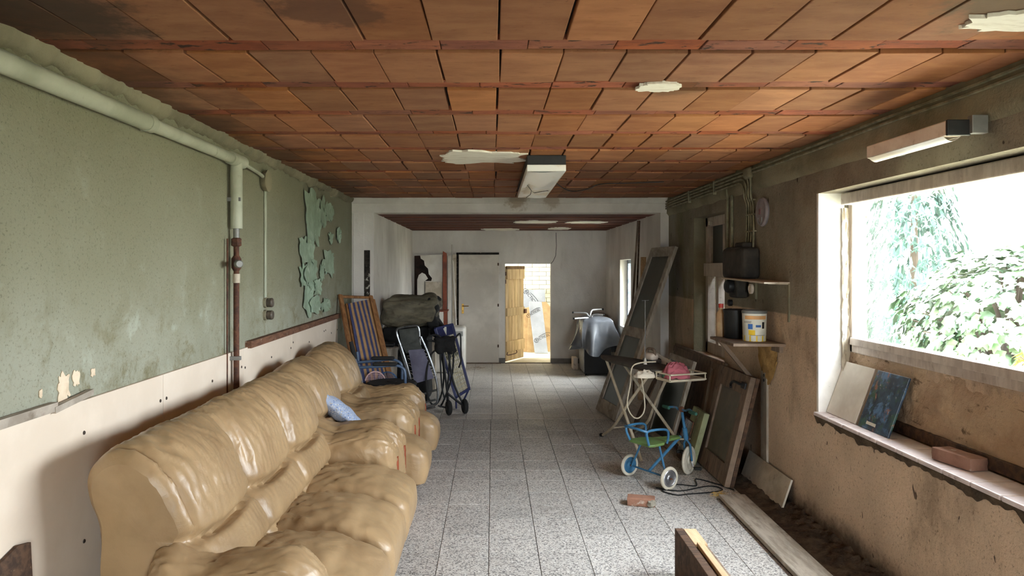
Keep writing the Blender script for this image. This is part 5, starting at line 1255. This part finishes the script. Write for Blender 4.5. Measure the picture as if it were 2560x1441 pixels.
# poles and a plank leaning by the back window
for lb, x0, y0, x1, y1, r, m in (('thin brown pole leaning in the corner left of the glazed door leaf', 1581, 770, 1595, 552, .014, M_WOODBROWN), ('thin dark pole leaning beside the brown pole by the back window', 1590, 800, 1599, 552, .012, M_WOODDARK)):
    a, b = P(x0, y0, 9.9), P(x1, y1, 9.95); d = (a - b) / (a.z - b.z); a = b - d * b.z + V3((0, 0, .004))
    b.x = min(b.x, XBR - .02)
    t = thing('pole', lb, 'pole', (a.x, a.y, 0), 'poles by the back window'); MB().tube([a, b], r, 8).build('shaft', m, t, smooth=True)
t = thing('pine_plank', 'yellowish plank leaning by the poles next to the back window', 'plank', (1.95, 9.75, 0))
MB().obox((1.93, 9.62, .005), (.07, 0, 0), (0, .03, 0), (.06, .1, 1.9)).build('board', M_WOODPALE, t, bevel=.003)
# pictures and brick on the big window sill
def sillb(label, y0, y1, mat, extra=None):
    t = thing('picture_panel', label, 'panel', (2.26, (y0 + y1) / 2, WZ0), 'panels on the window sill')
    O = V3((2.235, y0, WZ0 + .006)); u = V3((0, y1 - y0, 0)); v = V3((.125, .0, .34)); n = V3((.012, 0, -.004))
    MB().obox(O, u, v, n).build('panel', mat, t, bevel=.002); return t, O, u, v, n
t, O, u, v, n = sillb('plain white panel leaning in the corner of the big window sill', 4.47, 4.855, M_WHITE)
M_PICT = pm('dark_blue_picture', (62, 84, 106), (40, 50, 64), 9, rough=.3, spec=.5, layers=[((104, 144, 190), 10, .5, .62, .7), ((66, 106, 74), 8, .52, .64, .7), ((170, 108, 80), 13, .58, .66, .8), ((190, 190, 180), 40, .62, .68, .6)])
t, O, u, v, n = sillb('dark blue painted panel leaning on the big window sill', 4.1, 4.44, M_PICT)
MB().obox(O + u * .45 + v * .08 - n * .15, u * .3, v * .05, n * .12).build('small_label', M_LAB, t); MB().obox(O + v * .0 - n * .02 + u * .985, u * .05, v, n * 1.1).build('edge_frame', M_WOODBROWN, t)
# broken brown board low on the left edge
t = thing('brown_board', 'torn brown hardboard piece leaning on the cream wall boards at the left edge', 'board', (XL + .05, 2.55, 0))
MB().prism([(XL + .06, 2.2, .004), (XL + .06, 2.69, .004), (XL + .024, 2.69, .74), (XL + .024, 2.62, .755), (XL + .024, 2.55, .735), (XL + .026, 2.2, .66)], (.012, 0, 0)).build('sheet', M_WOODDARK, t)
# ------------------------------------------------------------------ left heap behind the armchairs
# striped deckchair folded against the wall
dk = thing('deckchair', 'folded wooden deckchair with blue and tan striped canvas leaning on the left wall', 'deckchair', (-1.3, 7.7, 0))
TL, TR = V3((XL + .035, 8.15, 1.455)), V3((-1.44, 8.52, 1.43)); BLc, BR = V3((-1.26, 7.24, .02)), V3((-.96, 7.6, .02))
MB().beam(BLc, TL, .05, .03, (1, -1, 0)).build('post', M_WOODWARM, dk, bevel=.004); MB().beam(BR, TR, .05, .03, (1, -1, 0)).build('post', M_WOODWARM, dk, bevel=.004)
MB().tube([TL - V3((0, 0, .02)), TR - V3((0, 0, .02))], .017, 10).build('top_rail', M_WOODWARM, dk, smooth=True); MB().tube([BLc.lerp(TL, .05), BR.lerp(TR, .05)], .015, 10).build('low_rail', M_WOODWARM, dk, smooth=True)
i0, i1 = BLc.lerp(TL, .1) + V3((.06, 0, 0)), BR.lerp(TR, .1) - V3((.03, .03, 0)); j0, j1 = BLc.lerp(TL, .93) + V3((.05, .03, 0)), BR.lerp(TR, .97) - V3((.04, .02, 0))
MB().beam(i0 + V3((-.02, .0, 0)), j0 + V3((.0, .0, 0)), .035, .025, (1, -1, 0)).build('inner_post', M_WOODWARM, dk, bevel=.003); MB().beam(i1 + V3((.05, .06, 0)), j1 + V3((.06, .04, .0)), .035, .025, (1, -1, 0)).build('inner_post', M_WOODWARM, dk, bevel=.003)
fr_ = V3((.45, -.6, .12)).normalized()
def canv(u, v):
    p = i0.lerp(i1, u).lerp(j0.lerp(j1, u), v); return p + fr_ * (.03 + .03 * math.sin(v * math.pi) * math.sin(u * math.pi) + .006 * nz(u * 5, v * 7))
NS = 10
m = MB().grid(canv, NS * 3 + 1, 40); o = m.build('canvas', pm('navy_stripe', (64, 70, 108), (52, 56, 90), 10, rough=.9, bump=.2, bscale=150), dk, smooth=True)
o.data.materials.append(pm('tan_stripe', (172, 136, 94), (154, 120, 82), 10, rough=.9, bump=.2, bscale=150))
for k, pl in enumerate(o.data.polygons): pl.material_index = (k // 39 // 3) % 2
# blue tube commode chair with round black seat
M_BTUBE = pm('slate_blue_tube', (86, 104, 130), (70, 88, 112), 8, rough=.35, layers=[((130, 110, 90), 20, .66, .72, .5)])
bc = thing('tube_chair', 'slate blue tube armchair with round black seat and black arm pads', 'chair', (-1.0, 7.3, 0))
def dn(p, z=.005): return V3((p.x, p.y, z))
n0 = P(905, 968, 7.12); n1 = P(882, 875, 7.12)
MB().tube([dn(n0 + V3((.03, 0, 0))), n0, n1], .014, 10).build('back_post', M_BTUBE, bc, smooth=True); MB().tube([n1 + (n0 - n1) * .25, n1, n1 + (n1 - n0) * .22], [.018, .024, .02], 10).build('push_grip', M_RUBBER, bc, smooth=True)
f0 = P(903, 960, 7.55); f1 = P(893, 880, 7.55)
MB().tube([dn(f0), f0, f1], .014, 10).build('back_post', M_BTUBE, bc, smooth=True)
for (Y, x0, y0, x1, y1, xe, ye) in ((7.12, 893, 920, 988, 914, 1013, 968), (7.5, 893, 907, 978, 899, 1005, 950)):
    e = P(xe, ye, Y)
    MB().tube(spline([P(x0, y0, Y), P(x0 + (x1 - x0) * .6, y0 + (y1 - y0) * .6, Y), P(x1, y1, Y), P(x1 + (xe - x1) * .8, y1 + 8, Y), P(xe, y1 + 24, Y), e, dn(e)], 50), .0145, 10).build('arm_tube', M_BTUBE, bc, smooth=True)
    c = P((x0 + x1) / 2 + 22, y1 - 3, Y); MB().rbox((c.x, c.y, c.z), (.12, .03, .018), .016, 8).build('arm_pad', M_RUBBER, bc, smooth=True)
sc_ = V3((-1.02, 7.32, .585))
MB().lathe([(.001, -.012), (.2, -.02), (.245, -.01), (.255, .008), (.24, .022), (.18, .02), (.05, .024), (.045, .03), (.001, .03)], sc_, (0, 0, 1), 40, cap=False).build('seat', M_RUBBER, bc, smooth=True)
MB().tube([V3((-1.27, 7.12, .55)), V3((-.8, 7.12, .55)), V3((-.8, 7.5, .55)), V3((-1.27, 7.5, .55))], .012, 8, closed=True).build('seat_frame', M_BTUBE, bc, smooth=True)
# two rackets
def racket(label, c, r, mat, strmat, foot):
    t = thing('racket', label, 'racket', foot, 'toy rackets'); c = V3(c); d = V3((.75, .66, 0)).normalized() if False else V3((1, .15, 0)).normalized(); up = (c - V3(foot)).normalized(); up = (up - d * up.dot(d)).normalized()
    MB().tube([c + (d * math.cos(a) * r + up * math.sin(a) * r * 1.12) for a in [2 * math.pi * k / 36 for k in range(36)]], .007, 6, closed=True).build('rim', mat, t, smooth=True)
    for k in range(-6, 7):
        q = k / 7; h = math.sqrt(1 - q * q)
        MB().tube([c + d * (q * r) - up * (h * r * 1.12), c + d * (q * r) + up * (h * r * 1.12)], .0022, 4).build('string', strmat, t)
        MB().tube([c - d * (h * r) + up * (q * r * 1.12), c + d * (h * r) + up * (q * r * 1.12)], .0022, 4).build('string', strmat, t)
    MB().tube([c - up * r * 1.12, V3(foot) + V3((0, 0, .012))], .011, 8).build('handle', mat, t, smooth=True)
M_PINK = pm('pale_pink_plastic', (226, 190, 190), rough=.5); M_RBLUE = pm('racket_blue_plastic', (64, 98, 140), rough=.5)
racket('pale pink toy racket behind the round black seat', P(938, 957, 7.62), .105, M_PINK, M_PINK, (-1.22, 7.66, 0))
racket('dark blue toy racket behind the round black seat', P(968, 958, 7.76), .11, M_RBLUE, M_RBLUE, (-1.1, 7.86, 0))
# folded relax chair: steel tubes, dark head rest, violet grey seat cloth laced with elastic
rx = thing('folding_lounger', 'folded steel tube lounger with violet grey cloth laced by elastic cords', 'lounger', (-.85, 8.7, 0)); YY = 8.75
def Q(x, y, d=0): return P(x, y, YY + d)
MB().tube(spline([Q(1045, 1032), Q(1036, 990), Q(1022, 930), Q(1005, 875), Q(993, 840), Q(992, 826), Q(1002, 820), Q(1036, 815), Q(1046, 820), Q(1049, 845), Q(1050, 870)], 60), .013, 8).build('back_tube', M_STEELTUBE, rx, smooth=True)
MB().tube(spline([Q(1052, 842, -.05), Q(1068, 880, -.05), Q(1084, 925, -.05), Q(1093, 965, -.05), Q(1094, 1000, -.05), Q(1085, 1012, -.05), Q(1050, 1022, -.05)], 40), .013, 8).build('seat_tube', M_STEELTUBE, rx, smooth=True)
MB().tube(spline([Q(997, 860, .05), Q(1010, 905, .05), Q(1024, 955, .05), Q(1032, 1003, .05), Q(1040, 1030, .05)], 30), .012, 8).build('side_tube', M_STEELTUBE, rx, smooth=True)
for (a, b, c, d) in ((1040, 992, 1092, 975), (1040, 1012, 1090, 1000), (1044, 1028, 1088, 1018)): MB().tube([Q(a, b, -.03), Q(c, d, -.05)], .012, 8).build('cross_tube', M_STEELTUBE, rx, smooth=True)
MB().tube([Q(1045, 1032), dn(Q(1046, 1036))], .013, 8).build('foot', M_RUBBER, rx)
def sheet(c4, mat, nm, parent, bow=.03, th=.004):
    a, b, c, d = c4    # tl tr br bl
    MB().grid(lambda u, v: a.lerp(b, u).lerp(d.lerp(c, u), v) + V3((0, -bow * math.sin(u * math.pi) * math.sin(v * math.pi), 0)), 14, 14).build(nm, mat, parent, smooth=True)
M_DGREY = pm('dark_grey_mesh_cloth', (82, 84, 80), (68, 70, 66), 12, rough=.9, bump=.2, bscale=150); M_VIOL = pm('violet_grey_canvas', (116, 114, 132), (102, 100, 118), 8, rough=.95, bump=.2, bscale=160)
sheet((Q(997, 825, -.01), Q(1044, 819, -.01), Q(1049, 850, -.02), Q(1004, 866, -.02)), M_DGREY, 'head_rest', rx); sheet((Q(1005, 866, -.02), Q(1047, 848, -.02), Q(1058, 880, -.03), Q(1016, 884, -.03)), M_DGREY, 'back_cloth', rx)
vl = (Q(1021, 876, -.06), Q(1059, 873, -.06), Q(1085, 946, -.08), Q(1036, 960, -.08)); sheet(vl, M_VIOL, 'seat_cloth', rx)
for k in range(9):
    q = (k + .5) / 9; a = vl[0].lerp(vl[3], q); MB().tube([a, a + V3((-.035, .06, .012 * (-1) ** k))], .003, 4).build('elastic', M_WHITE, rx)
    a = vl[1].lerp(vl[2], q); MB().tube([a, a + V3((.04, .03, .012 * (-1) ** k))], .003, 4).build('elastic', M_WHITE, rx)
MB().tube([Q(1088, 945, .1) + V3((.09 * math.cos(a), .22 * math.cos(a), .33 * math.sin(a))) for a in [2 * math.pi * k / 40 for k in range(40)]], .011, 8, closed=True).build('wheel_rim', M_RUBBER, rx, smooth=True)
# black folding trolley with two wheels
tr_ = thing('folding_trolley', 'black folding trolley on two small black wheels', 'trolley', (-.43, 8.65, 0))
for (x, y) in ((1122, 1021), (1162, 1017)):
    c = PZ(x, y + 18, 0); c.z = .09
    w_ = MB().lathe([(.02, -.022), (.075, -.024), (.088, -.012), (.09, 0), (.088, .012), (.075, .024), (.02, .022)], c, (1, .35, 0), 26).build('wheel', M_RUBBER, tr_, smooth=True); MB().lathe([(.03, -.027), (.03, .027)], c, (1, .35, 0), 14).build('hub', M_BLACK, w_, smooth=True)
def T_(x, y, d=0): return P(x, y, 8.72 + d)
for pth, r in (([(1105, 850), (1112, 930), (1122, 1010)], .013), ([(1128, 845), (1122, 930), (1118, 1000), (1125, 1030)], .011), ([(1118, 860), (1132, 950), (1160, 1015)], .013), ([(1135, 860), (1130, 940), (1110, 1000), (1100, 1018)], .011), ([(1100, 870), (1104, 960), (1112, 1000)], .01), ([(1120, 985), (1145, 1005), (1162, 1017)], .014), ([(1095, 1015), (1125, 1022)], .01)):
    MB().tube(spline([T_(x, y, .02 * i) for i, (x, y) in enumerate(pth)], 20), r, 8).build('tube', M_BLACK, tr_, smooth=True)
MB().tube(spline([T_(1128, 872), T_(1110, 850), T_(1090, 838), T_(1073, 842), T_(1068, 850), T_(1082, 853), T_(1104, 858)], 26), .013, 8).build('handle_loop', M_BLACK, tr_, smooth=True)
MB().tube(spline([T_(1135, 850), T_(1150, 835), T_(1152, 870), T_(1153, 900), T_(1147, 920)], 26), .01, 8).build('handle_loop', M_BLACK, tr_, smooth=True)
def blob(name, mat, parent, c, h, r, seed, amp=.03, sc=7, n=16, rot=None):
    return MB().rbox(c, h, r, n, lambda p, nn: p + nn * amp * (nz(p.x * sc + seed, p.y * sc, p.z * sc) + .4 * nz(p.x * sc * 2.3, p.y * sc * 2.3 + seed, p.z * sc * 2.3)), rot).build(name, mat, parent, smooth=True, angle=70)
c = T_(1112, 862, -.03); blob('folded_bag', M_BLACKCLOTH, tr_, c, (.13, .06, .1), .05, 3.1, .035, 11)
# blue framed wire crate panel
cr_ = thing('wire_crate', 'flat blue framed crate with cream wire grid standing behind the trolley', 'crate', (-.45, 9.15, 0))
k4 = [P(1088, 823, 9.1), P(1131, 812, 9.3), P(1173, 972, 9.15), P(1140, 993, 8.98)]
def cg(u, v): return k4[0].lerp(k4[1], u).lerp(k4[3].lerp(k4[2], u), v)
M_CBLUE = pm('navy_plastic', (56, 60, 104), (46, 50, 88), 6, rough=.45); M_CREAMW = pm('cream_wire', (214, 204, 170), rough=.5)
for a, b in ((0, 1), (1, 2), (2, 3), (3, 0)): MB().beam(k4[a], k4[b], .035, .05, (0, 1, 0)).build('frame_bar', M_CBLUE, cr_, bevel=.006)
for k in range(1, 9): MB().tube([cg(k / 9, .02), cg(k / 9, .98)], .006, 5).build('wire', M_CREAMW, cr_)
for k in range(1, 17): MB().tube([cg(.02, k / 17), cg(.98, k / 17)], .006, 5).build('wire', M_CREAMW, cr_)
MB().grid(lambda u, v: cg(u, v * .14) + V3((0, -.012, 0)), 6, 4).build('blue_lid', M_CBLUE, cr_); b0 = cg(.5, .06) + V3((0, -.02, 0)); MB().box(b0.x - .02, b0.x + .02, b0.y, b0.y + .004, b0.z - .05, b0.z + .05).build('paper_tag', M_LAB, cr_)
b_ = k4[3]; MB().tube([dn(b_ + V3((0, .06, 0))), b_], .012, 6).build('foot', M_CBLUE, cr_); b_ = k4[2]; MB().tube([dn(b_ + V3((-.1, .15, 0))), b_ + V3((0, .0, 0))], .012, 6).build('foot', M_CBLUE, cr_)
# stack: dark trunk, black bag, rolled tarpaulin, plastic bag
tk = thing('storage_chest', 'black storage chest under the rolled tarpaulin against the left wall', 'chest', (-1.15, 9.75, 0))
MB().rbox((-1.14, 9.75, .49), (.3, .32, .485), .04, 10, lambda p, n: p + n * .012 * nz(p.x * 8, p.y * 8, p.z * 8)).build('case', M_BLACKCLOTH, tk, smooth=True); MB().box(-1.3, -1.0, 9.415, 9.43, .55, .6).build('strap', M_BLACK, tk)
tp = thing('tarpaulin_roll', 'olive grey rolled tarpaulin bundle lying on the black chest', 'tarpaulin', (-1.1, 9.7, .99))
M_TARP = pm('olive_tarpaulin', (118, 110, 90), (86, 81, 66), 5, (1, 1, 3), rough=.7, bump=.5, bscale=14, bdist=.02, layers=[((150, 142, 116), 6, .58, .72, .5, (1, 1, 3)), ((58, 44, 34), 9, .56, .66, .6)])
def tf(p, n):
    q = p + n * (.045 * nz(p.x * 5, p.y * 9, p.z * 9) + .03 * (.5 - abs(nz(p.x * 4, p.y * 16, p.z * 16)))); return V3((q.x + .10 * q.z, q.y, q.z + .05 * q.x))
MB().rbox((-1.08, 9.62, 1.19), (.36, .26, .19), .12, 22, tf).build('bundle', M_TARP, tp, smooth=True, angle=70)
bb = thing('black_sack', 'limp black plastic sack slumped over the right end of the tarpaulin roll', 'sack', (-.78, 9.65, .8))
MB().rbox((-.80, 9.62, 1.13), (.08, .24, .24), .07, 18, lambda p, n: V3((p.x + .08 * sstep(0, -.24, p.z), p.y, p.z)) + n * .05 * nz(p.x * 7 + 4, p.y * 7, p.z * 9)).build('body', M_BLACKCLOTH, bb, smooth=True)
MB().rbox((-.73, 9.5, .95), (.07, .06, .10), .05, 12, lambda p, n: p + n * .03 * nz(p.x * 12, p.y * 12, p.z * 12), Matrix.Rotation(.6, 3, 'Y')).build('neck', M_BLACKCLOTH, bb, smooth=True)
pb = thing('plastic_bag', 'crumpled clear plastic bag beside the black sack', 'plastic bag', P(1068, 780, 10.4) - V3((0, 0, .07)))
c = P(1072, 768, 10.4); M_PBAG = pm('milky_plastic', (222, 224, 222), (196, 198, 196), 9, rough=.2, spec=.6)
MB().rbox(c, (.09, .08, .075), .07, 14, lambda p, n: p + n * .045 * nz(p.x * 22, p.y * 22, p.z * 22)).build('body', M_PBAG, pb, smooth=False)
cb2 = thing('white_box', 'pale box standing under the crumpled plastic bag', 'box', (c.x, c.y, 0)); MB().box(c.x - .12, c.x + .1, c.y - .1, c.y + .12, .002, c.z - .065).build('case', M_WHITEOLD, cb2, bevel=.006)
bn = thing('grey_bin', 'grey plastic tub with dark lid beside the deckchair', 'tub', (-1.2, 9.2, 0))
c = P(965, 880, 9.1); c.z = 0; MB().lathe([(.12, .002), (.15, .72), (.16, .74), (.16, .76), (.14, .77), (.001, .775)], c, (0, 0, 1), 24, cap=False).build('tub', M_WOODGREY, bn, smooth=True); MB().rbox((c.x + .03, c.y - .02, .80), (.09, .08, .03), .03, 8).build('dark_lid', M_BLACK, bn, smooth=True)
# white appliance with a round glass door, standing before the far wall
wm = thing('white_appliance', 'rounded white appliance in front of the white door behind the trolley', 'appliance', (-.75, 12.3, 0))
MB().rbox((-.73, 12.35, .385), (.27, .28, .38), .06, 12).build('case', M_WHITE, wm, smooth=True); MB().lathe([(.001, .03), (.12, .035), (.16, .02), (.17, 0)], (-.73, 12.07, .4), (0, -1, 0), 30, cap=False).build('round_door', M_DARKGLASS, wm, smooth=True)
MB().box(-.95, -.5, 12.064, 12.072, .62, .7).build('control_strip', M_METAL, wm)
wc = thing('white_cabinet', 'white cabinet with red brown edge left of the white door', 'cabinet', (-1.0, 12.9, 0))
MB().box(-1.18, -.87, 12.75, 13.2, .002, .985).build('case', M_WHITE, wc, bevel=.005); MB().box(-1.19, -.80, 12.74, 13.2, .986, 1.005).build('top', M_REDWOOD, wc); MB().box(-.865, -.805, 12.75, 12.8, .002, .985).build('edge_post', M_REDWOOD, wc)
# boards against the far wall
YW = 13.24
db = thing('dark_backing_panel', 'dark scorched panel against the far wall behind the torn white board', 'panel', (-1.1, 13.3, 0))
MB().prism([P(1036, 640, YW + .05), P(1110, 638, YW + .05), V3((P(1110, 0, YW + .05).x, YW + .05, .002)), V3((P(1036, 0, YW + .05).x, YW + .05, .002))], (0, .03, 0)).build('sheet', pm('scorched_brown', (52, 36, 28), (30, 22, 18), 9, rough=.9), db)
def pxb(name, label, pts, Y, th, mat, cat='board', bev=.002):
    out = [P(x, y, Y) for x, y in pts]
    for p in out: p.z = max(p.z, .003)
    t = thing(name, label, cat, (sum(p.x for p in out) / len(out), Y, 0)); MB().prism(out, (0, th, 0)).build('sheet', mat, t, bevel=bev); return t
pxb('torn_board', 'white board with a ragged torn corner leaning on the far wall', [(1050, 638), (1106, 637), (1106, 908), (1064, 908), (1062, 703), (1078, 703), (1080, 696), (1072, 686), (1070, 672), (1062, 664), (1060, 652), (1052, 647)], YW, .012, M_WHITE, bev=0)
pxb('torn_board', 'curved white board scrap standing in the far left corner', [(1043, 908), (1043, 700), (1047, 688), (1055, 682), (1063, 686), (1070, 697), (1061, 704), (1061, 908)], YW - .02, .012, M_WHITE, bev=0)
pxb('grey_sheet', 'grey sheet standing before the torn white board by the far wall', [(1063, 705), (1105, 705), (1105, 908), (1063, 908)], YW - .04, .012, M_WHITEOLD)
pxb('brown_post', 'red brown plank standing left of the white door', [(1107, 628), (1117, 634), (1117, 909), (1107, 909)], YW - .06, .03, M_REDWOOD, 'plank')
pxb('white_post', 'narrow white frame post beside the red brown plank', [(1119, 640), (1128, 640), (1128, 909), (1119, 909)], YW - .02, .03, M_WHITE, 'plank')
pxb('white_post', 'second white frame post right beside the white door', [(1131, 637), (1141, 637), (1141, 909), (1131, 909)], YW - .02, .03, M_WHITEOLD, 'plank')
a, b = P(1130, 612, YF - .02), P(1146, 909, YF - .55); a.y = YF - .03; b.z = .004
t = thing('white_pole', 'slender white pole leaning on the far wall left of the white door', 'pole', b); MB().tube([b, a], .013, 8).build('shaft', M_WHITE, t, smooth=True)
